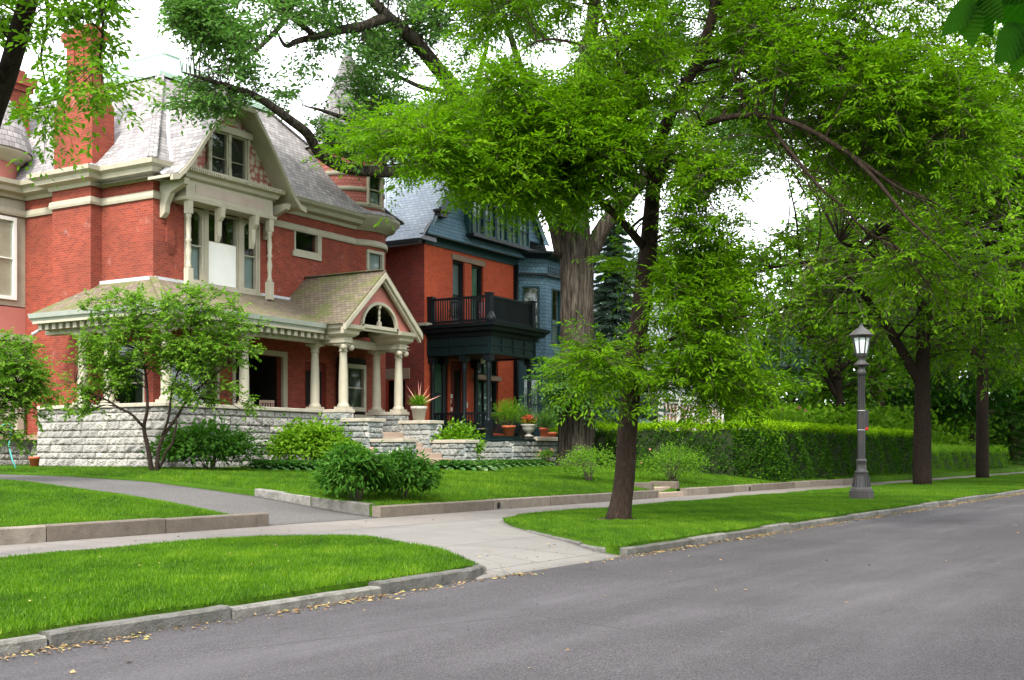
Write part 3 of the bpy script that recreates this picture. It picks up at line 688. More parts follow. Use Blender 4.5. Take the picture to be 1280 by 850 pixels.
# left rear turret over the oriel bay
tc = (25.3, 38.4)
m = MB(); m.box(25.25, X0 - .002, 36.3, 39.6, 6.55, 10.2)
m.build('oriel', M['cream'], H)
m = MB(); m.box(25.2, X0, 36.22, 39.7, 5.6, 6.5); m.build('oriel_apron', M['pinkp'], H)
m = MB(); m.box(24.7, X0, 35.8, 39.9, 5.30, 5.55); m.box(25.0, X0, 36.1, 39.8, 5.02, 5.30); m.box(25.1, X0, 36.2, 39.7, 1.7, 5.0)
m.box(24.85, 25.15, 35.95, 36.25, 3.9, 5.05); m.box(26.55, 26.8, 35.98, 36.2, 1.85, 5.05); m.build('lower_bay', M['cream'], H)
window(H, front(36.3), 25.35, 26.7, 6.75, 9.55, M['white'], dep=.03, fw=.12, rail=(.5,), cur='blind', curz=(0, 1))
window(H, front(36.2), 25.2, 26.4, 2.6, 4.8, M['cream'], dep=.03, fw=.1, cur='curt')
cornice(MB(), [(X0, 39.8), (25.2, 39.8), (25.2, 36.25), (X0, 36.25)], [(o * .8, z) for o, z in cor]).build('cornice', M['cream'], H); cornice(MB(), [(X0, 39.8), (25.2, 39.8), (25.2, 36.25), (X0, 36.25)], belt).build('belt_course', M['cream'], H)
tt = (26.0, 37.5)
m = MB(); m.lathe([(1.35, 10.7), (1.35, 11.45)], (*tt, 0), 24); m.build('turret_frieze', M['pinkp'], H)
m = MB(); m.lathe([(1.35, 11.4), (1.5, 11.45), (1.62, 11.6), (1.80, 11.68), (1.82, 11.8), (1.3, 11.84)], (*tt, 0), 28); m.build('turret_cornice', M['cream'], H)
m = MB(); m.lathe([(1.86, 11.78), (1.78, 12.2), (1.62, 12.75), (1.32, 13.4), (.9, 14.0), (.42, 14.45), (.25, 14.62)], (*tt, 0), 28); m.build('turret_roof', M['roof1'], H)
m = MB(); m.lathe([(.42, 14.45), (.28, 14.6), (.12, 14.85), (.07, 15.2), (.015, 15.5)], (*tt, 0), 12); m.build('finial', M['lead'], H)
# left foundation
rock('foundation', [(side(X0 - .25), 34.0, 46, .7, 2.0), (front(35.7), 25.0, 26.9, .7, 2.0), (side(24.95), 35.7, 39.9, .7, 2.0)], H, seed=21)
m = MB(); m.box(26.45, X0 + .02, 33.6, 35.6, 1.99, 2.14); m.box(24.7, X0 + .02, 35.5, 40, 1.99, 2.14); m.build('ledge', M['ledge'], H)
# side wall window on the porch
window(H, fS, *o_s1, M['cream'], dep=-.08, sill=(.12, .1))
window(H, fF, *o_w2, M['cream'], dep=-.08, sill=(.12, .1))
# ---- second-floor bay
B0, B1, BY = 27.95, 31.65, 29.42; BW = 29.86; fB = front(BW)
m = MB(); m.box(28.4, 28.5, BW, Y0 + .1, 7.121, 9.62); m.box(31.72, 31.8, BW, Y0 + .1, 7.121, 9.62)
m.box(28.35, 31.85, BW - .06, Y0 + .1, 6.95, 7.12); m.fbox(fB, 29.18, 29.36, -.3, 0, 7.121, 9.62); m.fbox(fB, 30.78, 30.95, -.3, 0, 7.121, 9.62)
bay = m.build('bay', M['cream'], H)
window(H, fB, 28.5, 29.18, 7.14, 9.58, M['cream'], dep=-.1, fw=.10, rail=(.50,), cur='curt', curz=(0, .52), arch=True)
window(H, fB, 30.95, 31.72, 7.14, 9.58, M['cream'], dep=-.1, fw=.10, rail=(.50,), cur='curt', curz=(0, .52), arch=True)
window(H, fB, 29.36, 30.78, 7.14, 9.58, M['cream'], dep=-.14, fw=.05, rail=(.6,))
MB().fbox(fB, 29.42, 30.72, -.17, -.10, 7.2, 8.6).build('white_board', M['white'], bay)
def colonnette(x, y, z0, z1, par, r=.085):
    h = z1 - z0; m = MB(); m.box(x - r * 1.25, x + r * 1.25, y - r * 1.25, y + r * 1.25, z0, z0 + h * .22)
    m.lathe([(r * .9, z0 + h * .22), (r * 1.3, z0 + h * .24), (r * .8, z0 + h * .27), (r * .75, z0 + h * .33), (r * 1.15, z0 + h * .42), (r * .7, z0 + h * .52), (r * 1.3, z0 + h * .545), (r * .75, z0 + h * .57), (r * 1.05, z0 + h * .68), (r * .7, z0 + h * .80), (r * 1.25, z0 + h * .82), (r * .9, z0 + h * .85)], (x, y, 0), 12)
    m.box(x - r * 1.2, x + r * 1.2, y - r * 1.2, y + r * 1.2, z0 + h * .85, z1); return m.build('colonnette', M['cream'], par)
for x in (B0 - .02, B1 + .02): colonnette(x, BY - .12, 6.85, 9.62, H)
for x in (29.27, 30.86):       # brackets beside the middle light
    m = MB(); m.prism([(x - .09, BY - .01, 9.6), (x - .09, BY - .34, 9.6), (x - .09, BY - .30, 9.3), (x - .09, BY - .16, 9.15), (x - .09, BY - .14, 8.7), (x - .09, BY - .06, 8.5), (x - .09, BY - .01, 8.5)], (.18, 0, 0)); m.build('bracket', M['cream'], bay)
# entablature
m = MB(); cornice(m, [(B0 - .12, Y0), (B0 - .12, BY - .12), (B1 + .12, BY - .12), (B1 + .12, Y0)], [(-.6, 9.62), (.12, 9.62), (.14, 9.72), (.04, 9.76), (.02, 10.28), (.16, 10.34), (.20, 10.46), (.34, 10.52), (.34, 10.66), (-.6, 10.68)]); m.build('entablature', M['cream'], H)
m = MB(); m.box(B0 + .25, B1 - .25, BY - .165, BY - .13, 9.88, 10.16); m.build('carved_panel', M['creamd'], H)
m = MB()
for k in range(46): x = B0 - .25 + k * (B1 - B0 + .5) / 45; m.box(x - .025, x + .025, BY - .50, BY - .44, 10.50, 10.60)
m.build('dentil', M['cream'], H)
# gable: curved bargeboards with clipped top
GX, GYF, GYW = 29.8, 28.75, 29.5
half = [(3.10, 10.20), (2.82, 10.27), (2.55, 10.52), (2.2, 10.93), (1.75, 11.55), (1.25, 12.22), (.55, 13.05)]
m = MB()
L_ = [(GX - x, z) for x, z in half]; R_ = [(GX + x, z) for x, z in half][::-1]
m.face([(x, GYW, z) for x, z in [(GX - 2.55, 10.6)] + L_[3:] + R_[:4] + [(GX + 2.55, 10.6)]]); m.build('gable_wall', M['scallop'], H)
m = MB()
for s in (-1, 1):
    for (xa, za), (xb, zb) in zip(half, half[1:]):
        m.face([(GX + s * xa, GYF, za), (GX + s * xb, GYF, zb), (GX + s * xb, 34, zb), (GX + s * xa, 34, za)])
zt = 13.05; m.face([(GX - .55, GYF, zt), (GX + .55, GYF, zt), (GX + .0, GYF + .75, 13.72)])
m.face([(GX - .55, GYF, zt), (GX, GYF + .75, 13.72), (GX, 34, 13.72), (GX - .55, 34, zt)]); m.face([(GX + .55, GYF, zt), (GX + .55, 34, zt), (GX, 34, 13.72), (GX, GYF + .75, 13.72)])
gr = m.build('gable_roof', M['roof1'], H)
m = MB()     # thickness/soffit lining and bargeboards
for s in (-1, 1):
    for (xa, za), (xb, zb) in zip(half, half[1:]):
        m.hexa([(GX + s * xa, GYF + .01, za - .10), (GX + s * xb, GYF + .01, zb - .10), (GX + s * xb, GYW + .3, zb - .10), (GX + s * xa, GYW + .3, za - .10), (GX + s * xa, GYF + .01, za - .012), (GX + s * xb, GYF + .01, zb - .012), (GX + s * xb, GYW + .3, zb - .012), (GX + s * xa, GYW + .3, za - .012)])
    for (xa, za), (xb, zb) in zip(half, half[1:]):
        m.hexa([(GX + s * xa, GYF - .06, za - .21), (GX + s * xb, GYF - .06, zb - .21), (GX + s * xb, GYF + .05, zb - .21), (GX + s * xa, GYF + .05, za - .21), (GX + s * xa, GYF - .06, za - .03), (GX + s * xb, GYF - .06, zb - .03), (GX + s * xb, GYF + .05, zb - .03), (GX + s * xa, GYF + .05, za - .03)])
m.box(GX - .56, GX + .56, GYF - .05, GYF + .06, zt - .16, zt - .005); m.box(GX - .52, GX + .52, GYF + .06, GYW, zt - .1, zt - .02)
m.build('bargeboard', M['cream'], H)
for s in (-1, 1):  # console brackets under the gable feet
    x = GX + s * 2.35
    m = MB(); m.prism([(x - .1, Y0 - .02, 10.2), (x - .1, GYF + .1, 10.2), (x - .1, GYF + .15, 10.02), (x - .1, Y0 - .5, 9.8), (x - .1, Y0 - .28, 9.45), (x - .1, Y0 - .25, 9.2), (x - .1, Y0 - .1, 9.05), (x - .1, Y0 - .02, 9.05)], (.2, 0, 0)); m.build('bracket', M['cream'], H)
m = MB(); m.lathe([(.10, 13.66), (.16, 13.74), (.05, 13.85), (.03, 14.0), (.02, 15.9), (.05, 15.95), (.001, 16.1)], (GX, GYF + .8, 0), 8); m.build('finial', M['lead'], gr)
fG = front(GYW)
g0, g1, gz0, gz1 = GX - .98, GX + .98, 10.7, 12.28
window(H, fG, GX - .82, GX - .06, gz0, gz1 - .12, M['cream'], dep=.06, fw=.05, rail=(.4,), pw=.02, name='gable_window')
window(H, fG, GX + .06, GX + .82, gz0, gz1 - .12, M['cream'], dep=.06, fw=.05, rail=(.4,), pw=.02, name='gable_window')
m = MB()
for x in (GX - .78, GX + .10): m.box(x, x + .66, GYW - .012, GYW - .004, gz0, gz1 - .15)
m.build('gable_interior', M['dark'], H)
MB().fbox(fG, g0, g1, 0, .1, gz0 - .06, gz0 - .002).build('gable_window_sill', M['cream'], H)
m = MB(); m.fbox(fG, g0 - .05, g1 + .05, .0, .24, gz1 - .12, gz1 + .10)
gh = m.build('gable_window_head', M['cream'], H)
for x in (GX - .9, GX, GX + .9): colonnette(x, GYW - .12, gz0, gz1 - .125, gh, .055)
# metal valley strips where the gable roof meets the main roof
for s in (-1, 1):
    pts = []
    for x, z in half[1:] + [(0, 13.72)]:
        y = float(np.interp(z, [q[1] for q in sec], [29.5 + q[0] for q in sec])); pts.append(np.array([GX + s * x, y - .02, z + .03]))
    m = MB()
    for a, b in zip(pts, pts[1:]): m.bar(a, b, .16, .03, up=(0, -1, 1))
    m.build('valley_flashing', M['lead'], rf)
# little upper window in the right wing, stone framed
window(H, fF, *o_small, M['cream'], dep=-.03, fw=.07, rail=(), sill=(.2, .08), out=.04)
m = MB()
z0, z1, a, b = 8.9, 9.7, 33.7, 35.05
m.fbox(fF, b + .002, b + .14, -.05, .05, z0, z1 - .06); m.fbox(fF, a, b + .05, -.05, .05, z1 + .002, z1 + .13); m.build('window_surround', M['cream'], H)
# ---- round tower
def cyl_wall(m, c, r, z0, z1, a0, a1, n=24): m.lathe([(r, z0), (r, z1)], (*c, 0), n, a0, a1)
angw = math.atan2(-.93, .02)      # window azimuth faces the street
m = MB(); wa = -math.pi / 2 - .06; hw = .34
cyl_wall(m, TC, TR, Z0, 7.55, 0, 2 * math.pi, 40); cyl_wall(m, TC, TR, 9.5, ZE, 0, 2 * math.pi, 40)
cyl_wall(m, TC, TR, 7.55, 9.5, wa + hw, wa + 2 * math.pi - hw, 36)
m.build('tower_wall', M['brick1'], H)
tw_u = np.array([-math.sin(wa), math.cos(wa), 0]); tw_n = np.array([math.cos(wa), math.sin(wa), 0])
fT = Fr(np.array([TC[0], TC[1], 0]) + tw_n * (TR * math.cos(hw)), tw_u, tw_n); ww = TR * math.sin(hw)
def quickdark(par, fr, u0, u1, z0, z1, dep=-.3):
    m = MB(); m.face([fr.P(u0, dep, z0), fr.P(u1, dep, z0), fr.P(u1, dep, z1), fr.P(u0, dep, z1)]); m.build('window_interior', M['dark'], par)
window(H, fT, -ww, ww, 7.55, 9.5, M['cream'], dep=-.0, fw=.12, rail=(.5,), cur='curt', sill=(.12, .12)); quickdark(H, fT, -ww, ww, 7.55, 9.5)
m = MB(); m.lathe([(o + TR, z) for o, z in belt], (*TC, 0), 40); m.lathe([(o + TR, z + .02) for o, z in cor], (*TC, 0), 40); m.build('tower_cornice', M['cream'], H)
m = MB(); m.lathe([(TR + .6, 10.77), (TR + .35, 10.95), (TR - .02, 11.02)], (*TC, 0), 40); m.build('tower_skirt', M['roof1'], H)
DR = 1.43; TOPZ = 13.35
m = MB(); cyl_wall(m, TC, DR, 10.9, 11.25, 0, 2 * math.pi, 40); cyl_wall(m, TC, DR, 12.5, TOPZ, 0, 2 * math.pi, 40); cyl_wall(m, TC, DR, 11.25, 12.5, wa + .3, wa + 2 * math.pi - .3, 36); m.build('tower_drum', M['fish1'], H)
m = MB()
for z in (11.15, 11.75, 12.35): 
    a0_, a1_ = (wa + .34, wa + 2 * math.pi - .34) if z < 12.5 and z > 11.2 else (0, 2 * math.pi)
    m.lathe([(DR + .005, z), (DR + .05, z + .02), (DR + .05, z + .14), (DR + .005, z + .18)], (*TC, 0), 40, a0_, a1_)
m.lathe([(DR, 13.15), (DR + .18, 13.28), (DR + .3, 13.4), (DR + .3, 13.5), (DR, 13.52)], (*TC, 0), 40); m.build('drum_band', M['cream'], H)
fU = Fr(np.array([TC[0], TC[1], 0]) + tw_n * (DR * math.cos(.3)), tw_u, tw_n); wu = DR * math.sin(.3)
wU = (fU, -wu, wu)
window(H, fU, -wu, wu, 11.25, 12.5, M['cream'], dep=.04, fw=.08, rail=(.5,), cur='curt', curz=(0, .45)); quickdark(H, fU, -wu, wu, 11.25, 12.5)
m = MB(); R = wu
for k in range(8):
    a, b = math.pi * k / 8, math.pi * (k + 1) / 8
    m.bar(fU.P(R * math.cos(a), .08, 12.5 + .35 * math.sin(a)), fU.P(R * math.cos(b), .08, 12.5 + .35 * math.sin(b)), .09, .12, up=tuple(tw_n))
m.build('window_hood', M['cream'], H)
m = MB(); m.lathe([(DR + .42, 13.5), (DR + .12, 13.75), (DR - .15, 14.3), (.75, 15.9), (.30, 17.15), (.12, 17.5)], (*TC, 0), 40); cr = m.build('tower_roof', M['roof1'], H)
m = MB(); m.lathe([(.16, 17.4), (.19, 17.6), (.09, 17.7), (.10, 17.95), (.03, 18.1), (.02, 18.8), (.001, 19.0)], (*TC, 0), 12); m.build('finial', M['copper'], cr)
# ---- the porch
PX, PY, PF, PC = 25.55, 27.75, 2.3, 3.05         # outer wall lines, floor, parapet cap top
rock('porch_wall', [(front(PY), PX, 32.55, .75, 2.93), (side(PX), PY, 33.6, .85, 2.93)], H, seed=4)
m = MB(); m.box(PX + .04, 32.5, PY + .02, PY + .35, .8, 2.92); m.box(PX + .02, PX + .35, PY + .35, 33.4, .8, 2.92); m.build('porch_wall_core', M['cap'], H)
m = MB(); m.box(PX - .12, 32.6, PY - .12, PY + .40, 2.93, PC); m.box(PX - .12, PX + .40, PY + .402, 33.5, 2.93, PC); m.build('parapet_cap', M['cap'], H, bevel=.02)
m = MB(); m.box(PX + .35, 37.4, PY + .35, Y0, PF - .15, PF); m.box(PX + .35, X0, Y0 + .002, 33.2, PF - .15, PF); m.box(32.9, 35.8, 26.9, PY + .348, PF - .15, PF); m.build('porch_floor', M['ledge'], H)
# raised stone under the tower window, right of the entry
rock('porch_wall_right', [(front(29.2), 36.2, 39.4, .9, 2.85)], H, mat='rockg', seed=9); m = MB(); m.box(36.1, 39.5, 29.1, 29.6, 2.85, 3.0); m.build('stone_sill', M['cap'], H)
def column(x, y, z0, z1, r=.155, par=None, mat='cream'):
    m = MB(); m.box(x - r * 1.45, x + r * 1.45, y - r * 1.45, y + r * 1.45, z0, z0 + .09)
    m.lathe([(r * 1.35, z0 + .09), (r * 1.35, z0 + .15), (r * 1.1, z0 + .19), (r * 1.04, z0 + .24), (r * 1.03, z0 + .9), (r * .82, z1 - .34), (r * .84, z1 - .30), (r * 1.02, z1 - .29), (r * 1.02, z1 - .25), (r * .84, z1 - .24), (r * .86, z1 - .18), (r * 1.25, z1 - .10), (r * 1.3, z1 - .08)], (x, y, 0), 18)
    m.box(x - r * 1.5, x + r * 1.5, y - r * 1.5, y + r * 1.5, z1 - .08, z1); return m.build('column', M[mat], par)
CT = 5.32
c0 = column(25.77, 27.97, PC, CT, par=H)
for x, y in ((29.05, 27.97), (25.77, 30.5), (25.77, 31.7), (32.5, 27.97), (35.95, 27.97)):
    copy_part(c0, (x - 25.77, y - 27.97, 0), H)
m = MB(); m.box(26.9, 27.09, 33.2, 33.5, 2.0, 5.3); m.build('pilaster', M['cream'], H)
# beam, modillions, gutter
m = MB(); m.box(25.6, 25.98, 27.98, 33.3, CT + .002, 5.60); m.box(25.6, 37.2, 27.76, 27.978, CT + .002, 5.60); m.build('porch_beam', M['cream'], H)
def mod(m, x0, x1, y0, y1): m.box(x0, x1, y0, y1, 5.40, 5.58)
md = MB().box(25.5, 25.67, 27.38, 27.758, 5.44, 5.62).build('modillion', M['cream'], H)
for k in range(1, 22): copy_part(md, (k * .33, 0, 0), H)
md = MB().box(25.2, 25.598, 28.0, 28.17, 5.44, 5.62).build('modillion', M['cream'], H)
for k in range(1, 16): copy_part(md, (0, k * .33, 0), H)
m = MB(); m.box(25.05, 32.2, 27.27, 27.98, 5.622, 5.70); m.box(25.05, 25.6, 27.982, 33.2, 5.622, 5.70); m.build('porch_soffit', M['cream'], H)
m = MB(); cornice(m, [(25.1, 33.3), (25.1, 27.32), (32.2, 27.32)], [(-.1, 5.70), (.02, 5.70), (.05, 5.76), (.12, 5.80), (.16, 5.94), (.10, 5.95), (.05, 5.88), (-.1, 5.88)]); m.build('gutter', M['gut'], H)
m = MB(); m.box(25.6, 38, 28.0, Y0 - .01, 5.60, 5.66); m.box(25.98, X0 - .01, 30, 33.2, 5.60, 5.66); m.build('porch_ceiling', M['cream'], H)
m = MB(); ze, zw = 5.93, 7.1; e = .06
m.face([(25.0, 27.22, ze), (37.5, 27.22, ze), (37.5, Y0, zw), (X0, Y0, zw)])
m.face([(25.0, 33.3, ze), (25.0, 27.22, ze), (X0, Y0, zw), (X0, 32.4, zw)]); m.face([(25.0, 33.3, ze), (X0, 32.4, zw), (X0, 33.3, ze)])
pr = m.build('porch_roof', M['roofp'], H)
m = MB(); m.bar((24.98, 27.2, ze + .03), (X0, Y0, zw + .03), .25, .04); m.build('hip_cap', M['roofp'], pr)
for q in ((X0, 28.3, Y0 - .10, Y0 - .002), (31.9, 37, Y0 - .10, Y0 - .002), (X0 - .10, X0 - .002, Y0, 32.4)): MB().box(*q, 7.02, 7.15).build('flashing', M['lead'], H)
m = MB(); m.tube([(25.35, 33.15, 5.6), (25.35, 33.15, 5.5), (25.1, 33.3, 5.3)], .05, 8); m.build('downspout', M['lead'], H)
# porch wall interior: tall cream door casing with dark opening
m = MB(); a, b, z0, z1 = o_door
for q in ((a - .02, a + .10, z0, z1), (b - .02, b + .2, z0, z1 + .18), (a - .1, b - .02, z1, z1 + .18)): m.fbox(fF, q[0], q[1], -.05, .06, q[2], q[3])
dr = m.build('door_casing', M['cream'], H)
# entry window right of the steps
m = MB()
window(H, front(29.70), 36.2, 37.45, 3.15, 4.95, M['cream'], dep=.0, fw=.16, rail=(.5,), mull=(), cur='curt', curz=(0, 1)); m.box(36.0, 37.6, 29.78, 29.9, 3.0, 5.2); m.build('window_backing', M['dark'], H)
# ---- entry portico with gable
EXL, EXR, EY = 32.8, 35.95, 26.96
PB = 2.93
for x in (EXL, EXR): copy_part(c0, (x - 25.77, EY - 27.97, 0), H)
m = MB(); m.box(EXL - .28, EXL + .28, EY - .3, PY + .55, PB, PC); m.box(EXR - .28, EXR + .28, EY - .3, PY + .55, PB, PC); m.build('plinth_cap', M['cap'], H, bevel=.02)
for x, z0 in ((EXL, .9), (EXR, 1.4)):
    pl = rock('plinth', [(front(EY - .24), x - .24, x + .24, .9, PB), (side(x - .24), EY - .24, PY + .1, z0, PB)], H, mat='rockg', course=.24, bl=(.3, .7), seed=6)
    MB().box(x - .2, x + .22, EY - .2, PY + .1, .9, PB).build('core', M['rockg'], pl)
rock('porch_base', [(front(27.5), EXR + .24, 38.2, .9, 2.1)], H, mat='rockg', course=.24, bl=(.3, .7), seed=16)
ent = [(-.32, 5.33), (.0, 5.33), (.0, 5.52), (.05, 5.54), (.16, 5.62), (.18, 5.72), (.30, 5.80), (.32, 5.93), (-.32, 5.94)]
for x0, x1 in ((EXL - .22, EXL + .22), (EXR - .22, EXR + .22)):
    m = MB(); cornice(m, [(x0, 27.95), (x0, EY - .22), (x1, EY - .22), (x1, 27.95)], [(o, z) for o, z in ent if o > -.3] + [(-.2, 5.93), (-.2, 5.33)]); m.build('entablature', M['cream'], H)
AX, AZ, HW = 34.375, 7.92, 2.22
m = MB()
for s in (-1, 1):
    m.hexa([(AX + s * HW, 26.35, 5.93), (AX, 26.35, AZ), (AX, 30.1, AZ), (AX + s * HW, 30.1, 5.93), (AX + s * HW, 26.35, 6.0), (AX, 26.35, AZ + .07), (AX, 30.1, AZ + .07), (AX + s * HW, 30.1, 6.0)])
er = m.build('portico_roof', M['roofp'], H)
m = MB(); nb = 22
for i in range(nb): y = 26.4 + 3.6 * i / nb; m.bar((AX, y, AZ + .07), (AX, y + .2, AZ + .10), .26, .03)
m.build('ridge_cap', M['roofp'], er)
m = MB()
for s in (-1, 1):      # double raking board and soffit
    for dz, y0, y1, th in ((.0, 26.32, 26.44, .20), (-.16, 26.42, 26.54, .16)):
        m.hexa([(AX + s * HW, y0, 5.92 + dz - th), (AX, y0, AZ - .02 + dz - th), (AX, y1, AZ - .02 + dz - th), (AX + s * HW, y1, 5.92 + dz - th), (AX + s * HW, y0, 5.92 + dz), (AX, y0, AZ - .02 + dz), (AX, y1, AZ - .02 + dz), (AX + s * HW, y1, 5.92 + dz)])
m.box(AX - 1.5, AX + 1.5, 26.62, 26.74, 5.80, 5.92)
m.build('raking_board', M['cream'], H)
# tympanum with round arch and fan post
R = 1.0; RZ = .90; m = MB(); zc = 5.92; n = 16; Yt = 26.66
def zroof(x): return zc + (AZ - .42 - zc) * (1 - abs(x) / HW)
for k in range(n):
    a, b = math.pi * k / n, math.pi * (k + 1) / n
    xa, xb = R * math.cos(a), R * math.cos(b); za, zb = zc + R * RZ * math.sin(a), zc + R * RZ * math.sin(b)
    # extend radially to the rake
    def hit(t):
        c, s = math.cos(t), math.sin(t); H_ = AZ - .30 - zc; q = H_ / (s + H_ * abs(c) / HW); return q
    qa, qb = max(hit(a), R + .01), max(hit(b), R + .01)
    m.face([(AX + xa, Yt, za), (AX + qa * math.cos(a), Yt, zc + qa * math.sin(a)), (AX + qb * math.cos(b), Yt, zc + qb * math.sin(b)), (AX + xb, Yt, zb)])
m.build('tympanum', M['pinkp'], H)
m = MB()
for k in range(n):
    a, b = math.pi * k / n, math.pi * (k + 1) / n
    m.bar((AX + R * math.cos(a), Yt - .05, zc + R * RZ * math.sin(a)), (AX + R * math.cos(b), Yt - .05, zc + R * RZ * math.sin(b)), .10, .12, up=(0, -1, 0))
m.bar((AX - 1.1, Yt - .06, zc + .04), (AX + 1.1, Yt - .06, zc + .04), .12, .10, up=(0, -1, 0))
ar = m.build('arch_trim', M['cream'], H); colonnette(AX, Yt - .03, zc + .08, zc + R * RZ - .04, ar, .05)
# capital brackets scrolls
for x in (EXL, EXR):
    m = MB(); m.box(x - .30, x + .30, EY - .30, EY + .30, CT - .0, CT + .012)
    for q in (-1, 1): m.lathe([(.0, CT - .26), (.09, CT - .22), (.12, CT - .14), (.09, CT - .07), (.0, CT - .03)], (x + q * .2, EY - .18, 0), 10)
    m.build('capital_scroll', M['cream'], H)
# door step: entrance door in shadow
m = MB(); m.box(34.32, 35.48, Y0 + .1, Y0 + .16, 2.3, 4.88); d_ = m.build('door', M['darkred'], H)
MB().box(34.45, 35.35, Y0 + .09, Y0 + .12, 3.3, 4.6).build('door_panel', M['dark'], d_)
# steps between stepped stone piers
SX0, SX1 = 33.2, 35.6
for k in range(7):
    z = PF - .01 - k * .185; y = 26.9 - k * .42
    MB().box(SX0 - .02, SX1 + .02, y - .44, y + .02 if k else 26.9, z - .4, z).build('step', M['step'], H, bevel=.02)
piers = [(EXL, 26.72, 25.55, 2.72), (EXL + .05, 25.5, 24.2, 2.02), (EXR + .1, 26.72, 25.4, 2.72), (EXR + .15, 25.35, 23.9, 2.02)]
for i, (x, y1, y0, z) in enumerate(piers):
    cap = MB(); core = MB(); runs = [(front(y0), x - .38, x + .38, .8, z - .12), (side(x - .38), y0, y1, .8, z - .12)]; cap.box(x - .46, x + .46, y0 - .08, y1, z - .12, z); core.box(x - .36, x + .37, y0 + .02, y1, .8, z - .13)
    sp = rock('stair_pier', runs, H, mat='rockg', course=.2, bl=(.3, .6), seed=8 + i); core.build('core', M['rockg'], sp); cap.build('cap', M['cap'], sp, bevel=.02)
# ================================================================ the red brick house with teal shingles and dark porch
G = thing('shingled_house', (46, 36, 1.1), 'orange-red brick house with teal shingled gable and near-black balconied porch', 'house')
gX, gY, gE, gR = 41.8, 30.0, 49.25, 44
wF, wS = front(gY), side(gX); W = MB(); Wk = MB(); ZB = 10.35
ops = [(43.9, 44.85, 7.25, 9.95), (45.4, 46.35, 7.25, 9.95), (45.55, 47.6, 2.7, 4.85), (45.55, 47.6, 5.08, 5.85), (42.55, 43.6, 2.3, 5.6), (43.75, 44.9, 2.3, 5.6)]
wall_open(W, wF, gX, gE, .9, ZB, ops, back=Wk); W.box(gX + .1, 54, 43.9, 44, .9, ZB); W.box(53.9, 54, 30.5, 44, .9, ZB); W.build('wall', M['brick2'], G); Wk.build('interior', M['dark'], G)
W = MB(); wall_open(W, wS, gY, 44, .9, ZB, [(31.0, 32.4, 1.2, 4.7)]); W.build('side_wall', M['brick2s'], G)
m = MB(); m.box(42.5, 42.55, 31.0, 32.4, 1.2, 4.7); m.build('side_doorway', M['dark'], G); m = MB(); m.box(gX - .05, gX - .002, 30.75, 32.65, 4.7, 5.15); m.build('stone_lintel', M['ledge'], G)
for (a, b, c, d), cu in zip(ops[:2], ('curt', 'curtg')): window(G, wF, a, b, c, d, M['black'], dep=-.16, fw=.09, rail=(.45,), cur=cu, sill=(.1, .06, 'ledge'))
window(G, wF, *ops[2], M['black'], dep=-.16, fw=.08, rail=(), mull=(.5,), pw=.1, cur='curtg'); window(G, wF, *ops[3], M['black'], dep=-.16, fw=.07, rail=(), mull=(.5,), pw=.1, cur='curtg', name='transom_window')
window(G, wF, *ops[4], M['black'], dep=-.16, fw=.08, rail=(.55,), cur='curtg')
for q in ((45.4, 47.75, -.05, .10, 4.86, 5.07), (45.3, 47.8, .002, .05, 5.86, 6.1), (43.8, 46.45, .002, .05, 9.96, 10.2)): MB().fbox(wF, *q).build('stone_lintel', M['ledge'], G)
dd = MB().fbox(wF, 43.77, 44.88, -.3, -.22, 2.3, 5.58).build('door', M['darkred'], G)
MB().fbox(wF, 44.35, 44.8, -.215, -.19, 2.6, 5.2).build('door_panel', M['dark'], dd)
for z, w_ in ((3.95, .3), (3.72, .22), (3.38, .3)): MB().fbox(wF, 43.80, 43.80 + w_, -.21, -.14, z, z + .17).build('mailbox', M['white'], G)
MB().fbox(wF, 44.93, 45.02, .002, .05, 3.55, 3.8).build('house_plate', M['white'], G)
MB().lathe([(.0, 5.35), (.09, 5.38), (.11, 5.55), (.05, 5.62), (0, 5.63)], (43.7, 28.3, 0), 10).build('ceiling_lamp', M['white'], G)
# eave band, gable end wall in teal shingles, flared foot
m = MB(); m.box(gX - .02, gE + .2, gY - .06, gY + .1, ZB, 10.85); m.build('teal_band', M['teald'], G)
def gw(z): return gX - .15 + (z - 10.5) * .80       # left rake line
AXg, AZg = 46.9, 17.2
sl = (AXg - (gX - .3)) / (AZg - 10.55)
def rakeX(z): return gX - .3 + (z - 10.55) * sl
m = MB()
m.face([(gX - .35, gY - .42, 10.72), (gE + .1, gY - .42, 10.72), (gE + .1, gY - .12, 11.7), (rakeX(11.7), gY - .12, 11.7)])
m.face([(rakeX(11.7), gY - .12, 11.7), (gE + .1, gY - .12, 11.7), (52.2, gY - .12, 11.7), (AXg, gY - .12, AZg)]); m.build('gable_wall', M['teal'], G)
m = MB(); m.box(gX - .38, gE + .12, gY - .44, gY - .05, 10.66, 10.72); m.build('gable_soffit', M['teald'], G)
m = MB()
for s in (-1, 1):
    xe = AXg + s * (AXg - gX + .3)
    P = [(xe - .0, 10.55), (AXg, AZg)]
    q = [(xe + s * .45, 10.42), (xe - s * .35, 10.95), (AXg, AZg + .1)]
    for (xa, za), (xb, zb) in zip(q, q[1:]):
        m.hexa([(xa, gY - .3, za - .08), (xb, gY - .3, zb - .08), (xb, gR, zb - .08), (xa, gR, za - .08), (xa, gY - .3, za), (xb, gY - .3, zb), (xb, gR, zb), (xa, gR, za)])
rf2 = m.build('roof', M['roof2'], G)
m = MB(); xe = gX - .3
m.bar((xe - .45, gY - .30, 10.36), (xe - .45, gR, 10.36), .16, .16); m.build('eave_gutter', M['black'], G)
